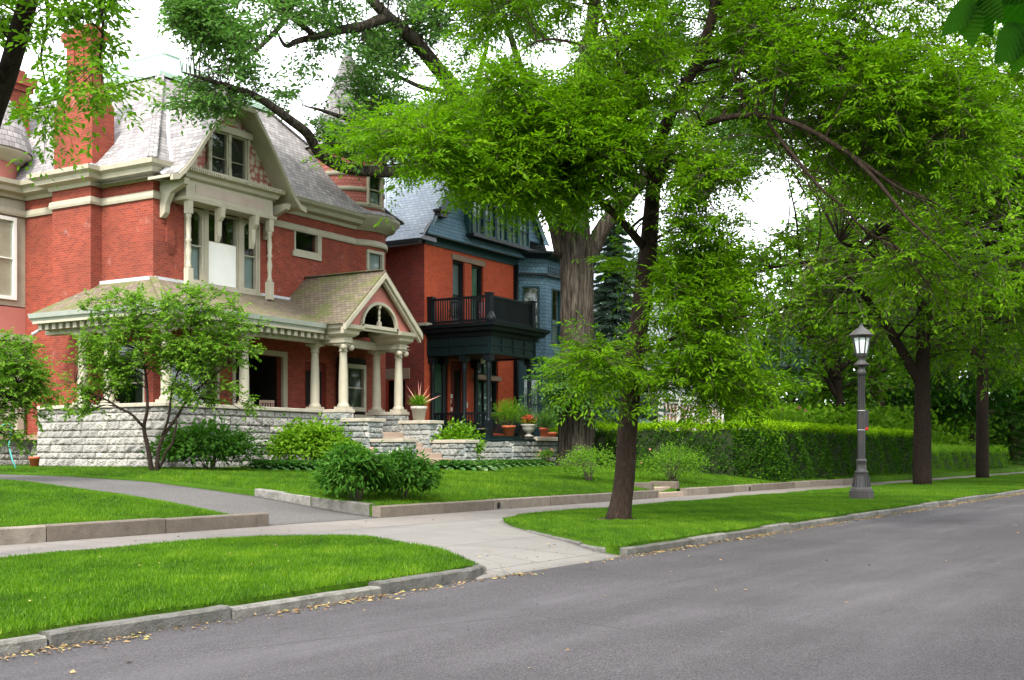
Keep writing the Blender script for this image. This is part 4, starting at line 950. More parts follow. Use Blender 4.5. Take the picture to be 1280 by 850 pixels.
m = MB(); m.face([(xe - .45, gY - .42, 10.40), (gX + .3, gY - .42, 10.40), (gX + .65, gY - .1, 11.6), (xe + .2, gY - .1, 11.0)]); m.box(xe + .75, xe + 1.5, gY - .55, gY - .12, 11.75, 11.85); m.box(xe + .85, xe + 1.4, gY - .45, gY - .12, 11.55, 11.75); m.build('return_bracket', M['black'], G)
m = MB(); m.bar((rakeX(11.85), gY - .34, 11.85), (AXg, gY - .34, AZg), .12, .3); m.bar((2 * AXg - rakeX(11.85), gY - .34, 11.85), (AXg, gY - .34, AZg), .12, .3); m.build('rake_board', M['teald'], G)
# third-floor window band
fb = front(gY - .42); a, b, z0, z1 = 44.6, 49.6, 11.15, 12.75
m = MB(); m.box(a, b, gY - .40, gY - .1, z0, z1); m.build('dormer_body', M['teald'], G)
for k in range(5): window(G, fb, a + .06 + k * .98, a + .98 + k * .98, z0 + .05, z1 - .08, M['teald'], dep=.07, fw=.05, rail=(.5,), mull=(.5,), pw=.03, name='dormer_window', cur=None)
m = MB(); m.box(a - .15, b + .35, gY - .75, gY - .1, z0 - .14, z0 - .02); m.box(a - .05, b + .1, gY - .6, gY - .1, z1 + .0, z1 + .12); m.build('dormer_sill', M['black'], G)
m = MB(); m.box(a + .04, b - .04, gY - .404, gY - .401, z0 + .05, z1 - .05); m.build('dormer_glass_back', M['curt'], G)
# octagonal bay on the right
bp = [(49.2, 30.0), (50.15, 28.95), (52.9, 28.95), (53.9, 30.0)]
low = MB(); mid = MB(); trimb = MB()
for i, ((xa, ya), (xb, yb)) in enumerate(zip(bp, bp[1:])):
    fr, L = facet(xa, ya, xb, yb)
    c0_, c1_ = (L / 2 - .42, L / 2 + .42) if i != 1 else (.55, 1.5)
    wall_open(low, fr, 0, L, 1.0, 6.0, [(c0_, c1_, 2.6, 5.1)]); wall_open(mid, fr, 0, L, 6.0, 10.75, [(c0_, c1_, 6.75, 9.45)])
    window(G, fr, c0_, c1_, 2.6, 5.1, M['teald'], dep=-.06, fw=.08, rail=(.5,), cur='curtg', name='bay_window'); window(G, fr, c0_, c1_, 6.75, 9.45, M['teald'], dep=-.06, fw=.08, rail=(.35,), cur='curt', curz=(0, .45), name='bay_window')
    for q0, q1 in ((2.6, 5.1), (6.75, 9.45)): quickdark(G, fr, c0_ - .1, c1_ + .1, q0, q1, -.35)
    if i == 1:
        wall_extra = [(2.0, 2.6)]
low.build('bay_base', M['teald'], G); mid.build('bay_wall', M['teal'], G)
m = MB(); cornice(m, bp, [(0, 10.75), (.25, 10.8), (.5, 10.95), (.5, 11.05), (-.3, 11.1)]); m.build('bay_cornice', M['black'], G)
m = MB(); cornice(m, bp, [(0, 5.9), (.1, 5.9), (.12, 6.02), (0, 6.1)]); m.build('bay_band', M['teald'], G)
m = MB(); m.prism([(x, y, 11.05) for x, y in bp] + [(53.9, 31, 11.05), (49.2, 31, 11.05)], (0, 0, .02)); m.build('bay_top', M['black'], G)
m = MB(); cornice(m, [(49.2, 30.0), (50.15, 29.0), (52.9, 29.0)], [(.05, 9.95), (.18, 9.95), (.18, 10.05), (.05, 10.05)])
for k in range(12): m.box(50.2 + k * .2, 50.23 + k * .2, 28.8, 28.83, 10.05, 10.4)
m.build('bay_ledge', M['black'], G)
# pipe beside bay
m = MB(); m.tube([(49.05, 29.85, 1), (49.05, 29.85, 10.4)], .07, 8); m.box(48.95, 49.2, 29.9, 29.998, 1, 10.4); m.build('downspout', M['black'], G)
# dark porch with balcony
qx0, qx1, qy = 42.0, 45.65, 26.85
m = MB(); m.box(qx0, qx1, qy, gY - .01, 2.12, 2.28); m.box(qx0 + .1, qx1 - .1, qy + .1, gY, 1.0, 2.12); m.build('porch_floor', M['blackg'], G)
m = MB()
for k in range(3): m.box(43.9 - 1.6, 43.9 + .0, qy - .4 * (k + 1), qy - .4 * k - .002, 1.0, 2.12 - .25 * (k + 1))
def post(x, y, par):
    m = MB(); m.box(x - .14, x + .14, y - .14, y + .14, 2.28, 2.9); m.lathe([(.13, 2.9), (.10, 3.0), (.115, 3.1), (.10, 3.2), (.095, 5.0), (.13, 5.1), (.10, 5.2), (.15, 5.35)], (x, y, 0), 14); m.box(x - .17, x + .17, y - .17, y + .17, 5.35, 5.6); return m.build('post', M['black'], par)
p0 = post(qx0 + .2, qy + .2, G)
for x, y in ((qx1 - .2, qy + .2), (qx0 + .2, 28.25), (qx0 + .2, 29.85), (43.0, 29.85), (qx1 - .2, 29.8)): copy_part(p0, (x - qx0 - .2, y - qy - .2, 0), G)
def rail(seg, z0, z1, n, nm):
    (xa, ya), (xb, yb) = seg; m = MB(); m.bar((xa, ya, z1), (xb, yb, z1), .12, .09); m.bar((xa, ya, z0), (xb, yb, z0), .09, .09)
    for k in range(n):
        t = (k + .5) / n; x, y = xa + (xb - xa) * t, ya + (yb - ya) * t; m.box(x - .022, x + .022, y - .022, y + .022, z0, z1)
    return m.build(nm, M['black'], G)
rail(((qx0 + .2, gY - .1), (qx0 + .2, qy + .2)), 2.42, 3.2, 22, 'balustrade'); rail(((qx0 + .2, qy + .2), (qx1 - .2, qy + .2)), 2.42, 3.2, 26, 'balustrade')
m = MB(); m.box(qx0 + .02, qx1 - .02, qy + .02, qy + .36, 5.6, 6.45); m.box(qx0 + .02, qx0 + .36, qy + .362, gY - .01, 5.6, 6.45); m.box(qx1 - .36, qx1 - .02, qy + .362, gY - .01, 5.6, 6.45); m.build('porch_frieze', M['blackg'], G)
m = MB()
for fr, L0, L1 in ((front(qy + .02), qx0 + .02, qx1 - .02), (side(qx0 + .02), qy + .02, gY)):
    n = 4 if L1 - L0 > 3.3 else 3
    m.fbox(fr, L0, L1, .002, .05, 5.62, 5.72); m.fbox(fr, L0, L1, .002, .05, 5.98, 6.04)
    for k in range(n + 1):
        u = L0 + (L1 - L0) * k / n; u = min(max(u, L0 + .06), L1 - .06); m.fbox(fr, u - .05, u + .05, .003, .06, 5.72, 6.30)
m.build('frieze_panel_moulding', M['blackg'], G)
pc = [(qx0, gY), (qx0, qy), (qx1, qy), (qx1, gY)]
m = MB(); cornice(m, pc, [(-.1, 6.35), (.04, 6.35), (.08, 6.5), (.30, 6.56), (.34, 6.68), (.46, 6.74), (.48, 6.88), (-.1, 6.95)]); m.build('porch_cornice', M['black'], G)
m = MB(); m.box(qx0 + .1, qx1 - .1, qy + .1, gY - .01, 6.8, 6.9); m.box(qx0 + .3, qx1 - .3, qy + .3, gY - .02, 5.65, 5.7); m.build('balcony_floor', M['blackg'], G)
zt0, zt1 = 7.02, 7.98
for x, y in ((qx0 + .12, qy + .12), (qx1 - .12, qy + .12), (qx0 + .12, gY - .12)):
    m = MB(); m.box(x - .12, x + .12, y - .12, y + .12, 6.9, 8.05)
    m.box(x - .16, x + .16, y - .16, y + .16, 8.05, 8.12)
    m.build('balcony_post', M['black'], G)
rail(((qx0 + .12, gY - .2), (qx0 + .12, qy + .12)), zt0, zt1, 24, 'balcony_balustrade'); rail(((qx0 + .12, qy + .12), (qx1 - .12, qy + .12)), zt0, zt1, 40, 'balcony_balustrade')
m = MB(); m.lathe([(.15, 6.9), (.19, 6.95), (.19, 7.1), (.12, 7.2), (.08, 7.3)], (qx0 - .12, qy - .12, 0), 12); m.build('corner_knob', M['black'], G)
m = MB(); m.box(gX - .4, gX, 29.6, 30.2, 6.86, 6.98); m.build('ledge_stone', M['cap'], G)
# terrace ledge with pots
rock('terrace_wall', [(front(25.3), 41.2, 49.6, .9, 2.05), (side(41.2), 25.3, 27, .9, 2.05)], G, mat='rockg', course=.22, seed=31)
m = MB(); m.box(42.9, 49.8, 25.15, 25.75, 2.05, 2.22); m.box(41.25, 49.6, 25.36, 27, .9, 2.04); m.build('terrace_ledge', M['cap'], G, bevel=.02)
m = MB(); m.box(41.1, 42.85, 25.2, 26.8, 2.05, 2.12); m.build('terrace_deck', M['blackg'], G)
# balcony chairs
def chair(name, x, y, z, rz, mat, label, cat, grp=None, slats=5):
    t = thing(name, (x, y, z), label, cat, grp); ca, sa = math.cos(rz), math.sin(rz)
    def q(a, b, c): return (x + a * ca - b * sa, y + a * sa + b * ca, z + c)
    m = MB(); m.hexa([q(-.24, -.22, .42), q(.24, -.22, .42), q(.24, .24, .42), q(-.24, .24, .42), q(-.24, -.22, .46), q(.24, -.22, .46), q(.24, .24, .46), q(-.24, .24, .46)]); m.build('seat', mat, t)
    for a, b in ((-.22, -.2), (.22, -.2), (-.22, .22), (.22, .22)): MB().bar(q(a, b, 0), q(a, b, .44), .04).build('leg', mat, t)
    m = MB(); m.bar(q(-.24, .24, .42), q(-.24, .30, 1.0), .04); m.bar(q(.24, .24, .42), q(.24, .30, 1.0), .04); m.bar(q(-.26, .30, 1.0), q(.26, .30, 1.0), .05, .09)
    for k in range(slats): a = -.18 + .36 * k / (slats - 1); m.bar(q(a, .24, .5), q(a, .30, .98), .05, .015)
    m.build('backrest', mat, t)
    for s in (-1, 1):
        m = MB(); m.bar(q(s * .27, -.2, .66), q(s * .27, .27, .66), .05, .03); m.bar(q(s * .26, -.18, .44), q(s * .26, -.18, .66), .035); m.build('armrest', mat, t)
    return t
M['pinkchair'] = m_paint('faded_pink_wood', (.50, .22, .24), .6, .2)
chair('balcony_chair', 42.9, 29.2, 6.9, 2.4, M['black'], 'dark slatted armchair on the balcony beside the wall end of the railing', 'chair')
chair('balcony_chair', 43.9, 28.3, 6.9, 2.2, M['pinkchair'], 'pink slatted armchair on the balcony in front of the double windows', 'chair')
chair('porch_chair', 29.6, 28.6, 2.3, 2.9, M['cream'], 'cream rounded-back chair on the stone-walled porch, showing above the parapet', 'chair', slats=4)
chair('rocking_chair', 31.3, 29.2, 2.3, 2.6, M['ledge'], 'brown wooden chair in the shade before the dark porch doorway', 'chair')
# ================================================================ trees
def smooth(pts, rad, n=5):
    """Catmull-Rom through points with radii"""
    P = np.array(pts, float); R = np.array(rad, float); out = []; ro = []
    Q = np.vstack([2 * P[0] - P[1], P, 2 * P[-1] - P[-2]])
    for i in range(1, len(Q) - 2):
        for k in range(n):
            t = k / n; a, b, c, d = Q[i - 1:i + 3]
            out.append(.5 * ((2 * b) + (c - a) * t + (2 * a - 5 * b + 4 * c - d) * t * t + (-a + 3 * b - 3 * c + d) * t ** 3)); ro.append(R[i - 1] * (1 - t) + R[i] * t)
    out.append(P[-1]); ro.append(R[-1]); return np.array(out), np.array(ro)
def wobble(P, a, rg):
    k = np.linspace(0, 1, len(P))[:, None]; w = sum(np.sin(k * f + rg.uniform(0, 6, 3)) * rg.normal(0, 1, 3) / f ** .5 for f in (5, 11, 19)) * a
    w[0] = 0; return P + w * np.minimum(1, k * 6)
def twigs_geo(A, B, r0, r1, sag=.0):
    """3-sided thin prisms from A to B, middle ring sagging"""
    D = nrm(B - A); ref = np.where(np.abs(D[:, 2:3]) < .9, np.array([[0, 0, 1.]]), np.array([[1., 0, 0]])); S = nrm(np.cross(D, ref)); U = np.cross(S, D)
    Mi = (A + B) / 2 + np.array([0, 0, 1.]) * sag; rings = []
    for P, r in ((A, r0), (Mi, (r0 + r1) / 2), (B, r1)):
        for k in range(3):
            a = 2 * math.pi * k / 3; rings.append(P + (S * math.cos(a) + U * math.sin(a)) * (r[:, None] if hasattr(r, '__len__') else r))
    V = np.stack(rings, 1).reshape(-1, 3); n = len(A); b = np.arange(n)[:, None] * 9; F = []
    for j in (0, 3):
        for k in range(3): F.append(b + np.array([[j + k, j + (k + 1) % 3, j + 3 + (k + 1) % 3, j + 3 + k]]))
    return V, np.concatenate(F)
def near_lines(P, lines, w=10):
    x, y, d = proj(P); g = np.zeros(len(P), bool)
    for L, ww in lines:
        L = np.array(L, float); lx, ly, ld = proj(L)
        for i in range(len(L) - 1):
            ex, ey = lx[i + 1] - lx[i], ly[i + 1] - ly[i]; t = np.clip(((x - lx[i]) * ex + (y - ly[i]) * ey) / (ex * ex + ey * ey), 0, 1)
            dist = np.hypot(x - lx[i] - t * ex, y - ly[i] - t * ey); g |= (dist < ww) & (d < ld[i] + .4) & (np.sin(x * .09 + y * .13) > -.55)
    return g
def in_gap(P, gaps):
    if not len(gaps): return np.zeros(len(P), bool)
    x, y, d = proj(P); g = np.zeros(len(P), bool)
    if gaps is SKY_T2:      # the stem stays clear of leaves on its open side
        xc = np.interp(y, [180, 255, 320, 390, 470, 540, 600], [822, 815, 809, 801, 791, 784, 780]); g |= (np.abs(x - xc) < 17) & (y > 215) & (d < dT + .15) & (np.sin(y * .13) > np.where(y > 330, -.45, -.7))
    for gx, gy, rx, ry in gaps:
        th = np.arctan2((y - gy) / ry, (x - gx) / rx); e = 1 + .28 * np.sin(3 * th + gx) + .22 * np.sin(5 * th + gy) + .25 * np.sin(x * .31 + y * .17) * np.sin(y * .37 - x * .11)
        g |= ((x - gx) / rx) ** 2 + ((y - gy) / ry) ** 2 < np.maximum(e, .1) ** 2
    return g
def tree(name, label, base, limbs, blobs, bark, leaf, seed, clump=(.7, 1.1), ntw=12, nlf=9, comp=5, lsize=(.11, .034), group=None, gaps=(), cat='tree', flat=.55, droop=.25, sub=True, twr=.010, trunk_n=14, tint0=0.0, clear=(), spread=.85, leafdroop=.3, flare=None):
    """limbs: list of (points, radii); blobs: (centre, (right, forward, up radii), number of leaf clumps)"""
    rg = np.random.default_rng(seed); T = thing(name, base, label, cat, group); m = MB(); sk = []; skr = []
    for i, (pts, rad) in enumerate(limbs):
        P, R = smooth(pts, rad, 16 if (i == 0 and trunk_n > 30) else 5); P = wobble(P, .05 if i else .03, rg) if len(P) > 6 else P
        if i == 0 and flare:
            h = np.maximum(0, 1 - (P[:, 2] - P[0, 2]) / flare[1]); R = R * (1 + flare[0] * h ** 2)
        v0 = len(m.v); m.tube(P, list(R), trunk_n if i == 0 else 9)
        if i == 0 and trunk_n > 30:      # deep bark ridges
            W_ = np.array(m.v[v0:]).reshape(len(P), trunk_n, 3); th = np.linspace(0, 2 * math.pi, trunk_n + 1)[:-1][None]; zz = W_[..., 2]
            rid = np.abs(np.sin(th * 11 + .9 * np.sin(zz * 1.1) + .5 * np.sin(zz * 2.7 + th * 2))) * .6 + np.abs(np.sin(th * 19 + 1.3 * np.sin(zz * 1.7 + 2))) * .4 + .25 * np.sin(zz * 7 + 3 * np.sin(th * 4))
            lob = .06 * np.sin(th * 3 + zz * .35) + .04 * np.sin(th * 5 - zz * .2)
            W_ = P[:, None] + (W_ - P[:, None]) * (1 + .055 * (rid - .6) + lob)[..., None]; m.v[v0:] = [tuple(q) for q in W_.reshape(-1, 3)]
        use = R < .6 * max(rad[0] if i == 0 else 9, .01) if i == 0 else np.ones(len(P), bool)
        sk.append(P[use]); skr.append(R[use])
    SK = np.concatenate(sk); SR = np.concatenate(skr)
    C = []
    for c, (ra, rb, rc), n in blobs:
        u = rg.normal(size=(n, 3)); u = nrm(u) * rg.uniform(.25, 1, (n, 1)) ** (1 / 2.2)
        C.append(np.array(c) + RGT * u[:, :1] * ra + FWD * u[:, 1:2] * rb + UP * u[:, 2:] * rc)
    C = np.concatenate(C); C = C[~in_gap(C, gaps)]
    # secondary branches to each clump
    d2 = ((C[:, None, :] - SK[None]) ** 2).sum(-1) + 3.0 * np.maximum(0, SK[None, :, 2] - C[:, None, 2] + .2) ** 2
    near = d2.argmin(1)
    if sub:
        for c, k in zip(C, near):
            a = SK[k]; L = np.linalg.norm(c - a)
            if L < .3: continue
            r0 = min(SR[k] * .6, .012 + .011 * L); mid = (a + c) / 2 + np.array([rg.normal(0, .07 * L), rg.normal(0, .07 * L), .10 * L])
            P, R = smooth([a, mid, c], [r0, r0 * .65, .008], 4); m.tube(wobble(P, .02 * L, rg), list(R), 5, cap=False)
    out = nrm(C - SK[near] + rg.normal(0, .15, C.shape)) * np.array([1, 1, .6])
    N = len(C); k = ntw; Cc = np.repeat(C, k, 0); O = np.repeat(out, k, 0); S = rg.uniform(clump[0], clump[1], N * k)
    D = nrm(O * .6 + nrm(rg.normal(size=(N * k, 3))) * np.array([spread, spread, flat]))
    A = Cc + nrm(rg.normal(size=(N * k, 3))) * (rg.random((N * k, 1)) * .22) * S[:, None]; B = A + D * S[:, None]; B[:, 2] -= droop * S
    keep = ~in_gap(B, gaps)
    if len(clear): keep &= ~near_lines(B, clear) & ~near_lines((A + B) / 2, clear)
    A, B, D, S = A[keep], B[keep], D[keep], S[keep]
    V1, F1 = twigs_geo(A, B, np.full(len(A), twr), np.full(len(A), twr * .3), 0)
    trunk = m.build('trunk', M[bark], T)
    np_mesh('twigs', V1, F1, M['twig'], T)
    # leaves along twigs
    n = len(A); t = rg.uniform(.12, 1.05, (n, nlf)); P = A[:, None] + (B - A)[:, None] * t[..., None]
    side_ = np.where(np.arange(nlf) % 2 == 0, 1, -1)[None, :, None]
    ax_ = nrm(np.cross(np.broadcast_to(D[:, None], P.shape), UP)); LD = nrm(D[:, None] * .7 + ax_ * side_ * rg.uniform(.4, 1.2, (n, nlf, 1)) + rg.normal(0, .25, P.shape) - UP * leafdroop)
    P = P.reshape(-1, 3); LD = LD.reshape(-1, 3); NN = nrm(UP + rg.normal(0, .38, P.shape))
    tw_t = np.repeat(rg.normal(0, .12, n), nlf)
    ct = .5 + tint0 + tw_t
    if comp > 1:
        LL = lsize[0] * 1.9; q = np.arange(comp); pos = (.25 + .75 * q / (comp - 1)); sd = np.where(q == comp - 1, 0, np.where(q % 2 == 0, 1, -1))
        SD = nrm(np.cross(LD, NN))
        P2 = P[:, None] + LD[:, None] * (pos * LL)[None, :, None]; D2 = nrm(LD[:, None] * .75 + SD[:, None] * (sd * .9)[None, :, None] + rg.normal(0, .12, (len(P), comp, 3)))
        N2 = nrm(np.repeat(NN[:, None], comp, 1) + rg.normal(0, .25, P2.shape)); tt = np.repeat(ct, comp)
        P, LD, NN = P2.reshape(-1, 3), D2.reshape(-1, 3), N2.reshape(-1, 3)
    else: tt = ct
    n = len(P); V, F = leaf_geo(P, LD, NN, lsize[0] * rg.uniform(.7, 1.25, n), lsize[1] * rg.uniform(.75, 1.25, n))
    np_mesh('crown', V, F, M[leaf], T, tint=np.clip(tt + rg.normal(0, .13, n), 0, 1))
    print(name, 'clumps', len(C), 'leaves', n)
    return T
NL = 1.0
def D_(px, py, d): return ad(px, py, d)
# -- the street tree on the verge
SKY_T2 = [(958, 262, 32, 25), (925, 160, 16, 11), (700, 70, 28, 24), (940, 226, 10, 10), (850, 30, 20, 16), (755, 300, 16, 40), (640, 345, 140, 52), (980, 395, 40, 60), (862, 508, 44, 16), (850, 566, 190, 40), (612, 305, 74, 40), (905, 250, 16, 18), (660, 20, 14, 12), (790, 30, 12, 14), (1010, 40, 12, 10), (438, 240, 56, 38), (535, 278, 66, 44), (770, 380, 30, 36)]
tb = (21.75, 10.9)
Zt = float(verge_z(*tb)) - .06
dT = tb[0] * CF + tb[1] * CS
L2 = [([(tb[0], tb[1], Zt), D_(780, 600, dT), D_(784, 540, dT), D_(791, 470, dT), D_(801, 390, dT), D_(809, 320, dT), D_(815, 255, dT + .2), D_(822, 190, dT + .3), D_(845, 130, dT + .4), D_(872, 75, dT + .5), D_(893, 10, dT + .6), D_(905, -90, dT + .8), D_(915, -210, dT + 1)],
       [.215, .205, .195, .19, .185, .18, .155, .135, .12, .11, .10, .08, .04]),
      ([D_(818, 240, dT), D_(850, 175, dT - .5), D_(900, 150, dT - 1), D_(955, 146, dT - 1.6), D_(1010, 160, dT - 2), D_(1065, 195, dT - 2.2), D_(1120, 232, dT - 2.4), D_(1165, 250, dT - 2.4)], [.09, .07, .06, .052, .046, .038, .026, .012]),
      ([D_(955, 146, dT - 1.6), D_(1000, 205, dT - 1.9), D_(1040, 250, dT - 2), D_(1080, 285, dT - 2), D_(1120, 310, dT - 2)], [.036, .030, .024, .016, .008]),
      ([D_(1065, 195, dT - 2.2), D_(1120, 250, dT - 2.6), D_(1165, 300, dT - 2.7), D_(1200, 340, dT - 2.7)], [.04, .03, .02, .01]),
      ([D_(806, 310, dT), D_(775, 275, dT - .5), D_(735, 240, dT - 1.0), D_(680, 215, dT - 1.3), D_(610, 205, dT - 1.6), D_(540, 200, dT - 1.8), D_(480, 205, dT - 2)], [.09, .075, .065, .05, .04, .028, .014]),
      ([D_(818, 250, dT), D_(805, 180, dT - .6), D_(790, 110, dT - 1), D_(760, 40, dT - 1.3), D_(740, -40, dT - 1.4)], [.09, .07, .055, .04, .02]),
      ([D_(872, 75, dT + .5), D_(930, 30, dT + .2), D_(1000, 10, dT), D_(1080, 30, dT - .3), D_(1150, 80, dT - .5)], [.08, .065, .05, .035, .015]),
      ([D_(893, 10, dT + .6), D_(960, -60, dT), D_(1060, -90, dT), D_(1170, -60, dT)], [.08, .06, .04, .02]),
      ([D_(862, 95, dT + .5), D_(900, 75, dT + 1), D_(945, 100, dT + 1.5), D_(985, 150, dT + 2)], [.06, .045, .03, .015]),
      ([D_(791, 445, dT), D_(840, 425, dT - .6), D_(890, 402, dT - 1), D_(940, 395, dT - 1.3)], [.05, .035, .025, .012]),
      ([D_(797, 390, dT), D_(845, 350, dT + .6), D_(900, 330, dT + 1.2), D_(950, 318, dT + 1.8)], [.055, .04, .028, .012]),
      ([D_(789, 480, dT), D_(765, 450, dT - .8), D_(750, 438, dT - 1.2), D_(738, 432, dT - 1.5)], [.035, .025, .018, .01]),
      ([D_(785, 520, dT), D_(800, 490, dT - .4), D_(830, 465, dT - .8), D_(880, 455, dT - 1)], [.03, .022, .016, .01]),
      ([D_(800, 100, dT - 1), D_(740, 60, dT - 1.4), D_(680, 50, dT - 1.6), D_(640, 70, dT - 1.8)], [.045, .03, .02, .01])]
_r = np.random.default_rng(77)
for _k in range(46):
    _t = _r.uniform(0, 1); _x = 940 + 215 * _t; _y = float(np.interp(_x, [940, 955, 1010, 1065, 1120, 1165], [147, 146, 160, 195, 232, 250])) if _k % 2 else float(np.interp(_x, [940, 1000, 1040, 1080, 1120, 1165], [150, 205, 250, 285, 310, 335]))
    _a = D_(_x, _y, dT - 1.6 - .8 * _t); _l = _r.uniform(.6, 1.9); _u = RGT * _r.uniform(.3, 1.0) - UP * _r.uniform(.35, 1.0) + FWD * _r.uniform(-.3, .5); _u /= np.linalg.norm(_u)
    L2.append(([_a, _a + _u * _l * .5 + UP * .08, _a + _u * _l], [.014, .009, .003]))
B2 = [(D_(745, 235, dT - .9), (.9, .7, .5), 12), (D_(560, 195, dT - 1.8), (1.9, 1.1, .55), 46), (D_(690, 190, dT - 1.4), (1.5, 1.2, .8), 36), (D_(640, 130, dT - 1.5), (1.3, 1.0, .5), 18), (D_(620, 240, dT - 1.6), (1.2, .9, .3), 10),
      (D_(800, 200, dT - .8), (1.4, 1.4, 1.3), 26), (D_(760, 90, dT - 1.2), (1.6, 1.4, 1.0), 22), (D_(870, 235, dT - 1.2), (1.0, 1.0, 1.0), 22),
      (D_(870, 400, dT - .6), (1.45, 1.3, 1.15), 62), (D_(900, 470, dT - .6), (.9, 1.0, .5), 18), (D_(850, 330, dT + .3), (1.3, 1.2, .7), 24), (D_(758, 458, dT - 1.1), (.40, .5, .45), 9), (D_(820, 480, dT - .9), (.9, .7, .3), 12),
      (D_(900, 40, dT + .2), (2.4, 1.6, 1.0), 34), (D_(1010, 90, dT - .8), (2.0, 1.6, 1.0), 38), (D_(1090, 40, dT - .5), (1.8, 1.6, .9), 26), (D_(1100, 190, dT + .5), (1.8, 1.2, .7), 22), (D_(1175, 320, dT - 1.5), (1.0, 1.0, .6), 12), (D_(1180, 110, dT - 1.4), (1.5, 1.2, 1.1), 34), (D_(1130, 160, dT - 2), (1.6, 1.2, .8), 26), (D_(1060, 130, dT - 1.5), (1.3, 1.1, .7), 16),
      (D_(860, -110, dT), (3.8, 3, 1.6), 60), (D_(1080, -120, dT), (3.0, 2.6, 1.5), 40), (D_(680, -30, dT - .8), (2.0, 1.8, .9), 26)]
tree('street_tree', 'tall slim brown-trunked tree on the roadside grass at the driveway corner', (tb[0], tb[1], Zt), L2, B2, 'bark2', 'lf_ash', 5, clump=(.55, 1.15), ntw=12, nlf=8, comp=5, lsize=(.128, .040), gaps=SKY_T2, clear=[(L2[1][0], 9), (L2[2][0], 9), (L2[3][0], 8), (L2[0][0][5:12], 14), (L2[8][0], 10)], droop=.2, flat=.75, flare=(.30, .6), tint0=.02, twr=.007)
# -- the old tree between the houses
ob = (43.2, 23.5); Zo = float(lawn_z(23.5)) - .1; dO = ob[0] * CF + ob[1] * CS
SKY_T1 = [(640, 110, 12, 14), (600, 70, 12, 12), (735, 40, 14, 18), (820, 110, 12, 14), (870, 30, 18, 12), (580, 25, 14, 12), (345, 92, 26, 20), (342, 80, 14, 34), (170, 50, 60, 75), (310, 8, 26, 12), (425, 78, 24, 18), (520, 110, 18, 14), (350, 235, 60, 80), (425, 130, 15, 26), (240, 190, 60, 50), (395, 110, 16, 30), (160, 130, 50, 40), (450, 240, 60, 40), (330, 180, 24, 28), (500, 10, 16, 14), (690, 75, 24, 22), (560, 60, 14, 14), (470, 110, 14, 10), (300, 175, 40, 42), (760, 235, 18, 16)]
L1 = [([(ob[0], ob[1], Zo), D_(722, 540, dO), D_(722, 470, dO), D_(721, 400, dO), D_(720, 330, dO), D_(716, 280, dO), D_(716, 225, dO), D_(722, 160, dO + .6), D_(730, 90, dO + 1), D_(742, 10, dO + 1.5), D_(750, -90, dO + 2), D_(757, -200, dO + 2)],
       [.74, .71, .68, .66, .66, .62, .46, .40, .33, .26, .18, .08]),
      ([D_(706, 320, dO), D_(694, 270, dO - .3), D_(672, 230, dO - .8), D_(640, 190, dO - 1.5), D_(606, 155, dO - 2.4), D_(572, 118, dO - 3.4), D_(548, 88, dO - 4.2), D_(520, 52, dO - 5), D_(485, 20, dO - 6), D_(455, -10, dO - 6.5), D_(420, -50, dO - 7)],
       [.42, .38, .34, .32, .30, .29, .27, .25, .21, .16, .07]),
      ([D_(733, 330, dO), D_(752, 290, dO - .2), D_(782, 250, dO - .4), D_(820, 205, dO - .5), D_(862, 160, dO - .4), D_(905, 110, dO), D_(945, 50, dO + .5), D_(980, -20, dO + 1)], [.36, .33, .30, .27, .23, .19, .15, .08]),
      ([D_(485, 20, dO - 6), D_(455, 32, dO - 6.5), D_(420, 38, dO - 7.4), D_(395, 46, dO - 8), D_(372, 52, dO - 8.5), D_(356, 56, dO - 9), D_(345, 38, dO - 9.2)], [.20, .17, .15, .125, .10, .07, .03]),
      ([D_(395, 46, dO - 8), D_(360, 20, dO - 9), D_(352, 32, dO - 9.5), D_(330, 55, dO - 10.4), D_(308, 68, dO - 11), D_(290, 75, dO - 11.6), D_(275, 62, dO - 12)], [.10, .10, .09, .075, .06, .04, .02]),
      ([D_(640, 190, dO - 1.5), D_(580, 200, dO - 3.2), D_(520, 213, dO - 5), D_(470, 214, dO - 6.3), D_(425, 208, dO - 7.6), D_(398, 192, dO - 8.4), D_(384, 168, dO - 9), D_(362, 150, dO - 9.8), D_(335, 130, dO - 10.8), D_(310, 116, dO - 11.6), D_(286, 108, dO - 12.4), D_(255, 98, dO - 13.2), D_(228, 90, dO - 13.8)],
       [.26, .23, .22, .20, .185, .175, .165, .15, .13, .11, .08, .05, .02]),
      ([D_(520, 213, dO - 5), D_(490, 190, dO - 5.6), D_(462, 166, dO - 6.4), D_(438, 150, dO - 7.2), D_(405, 138, dO - 8), D_(378, 130, dO - 8.6)], [.14, .12, .105, .09, .06, .02]),
      ([D_(716, 240, dO), D_(690, 170, dO - .8), D_(660, 110, dO - 1.5), D_(640, 50, dO - 2), D_(620, -20, dO - 2.4)], [.26, .21, .17, .12, .05]),
      ([D_(606, 155, dO - 2.4), D_(598, 100, dO - 2.8), D_(610, 50, dO - 3), D_(600, 0, dO - 3.2)], [.12, .10, .07, .03]),
      ([D_(572, 118, dO - 3.4), D_(530, 110, dO - 4.2), D_(490, 92, dO - 5), D_(455, 82, dO - 5.6)], [.12, .09, .06, .02])]
L1 += [([D_(722, 482, dO), D_(705, 478, dO - .9), D_(696, 470, dO - 1.1)], [.03, .02, .006]), ([D_(722, 482, dO), D_(740, 478, dO - .9), D_(750, 474, dO - 1)], [.03, .02, .006])]
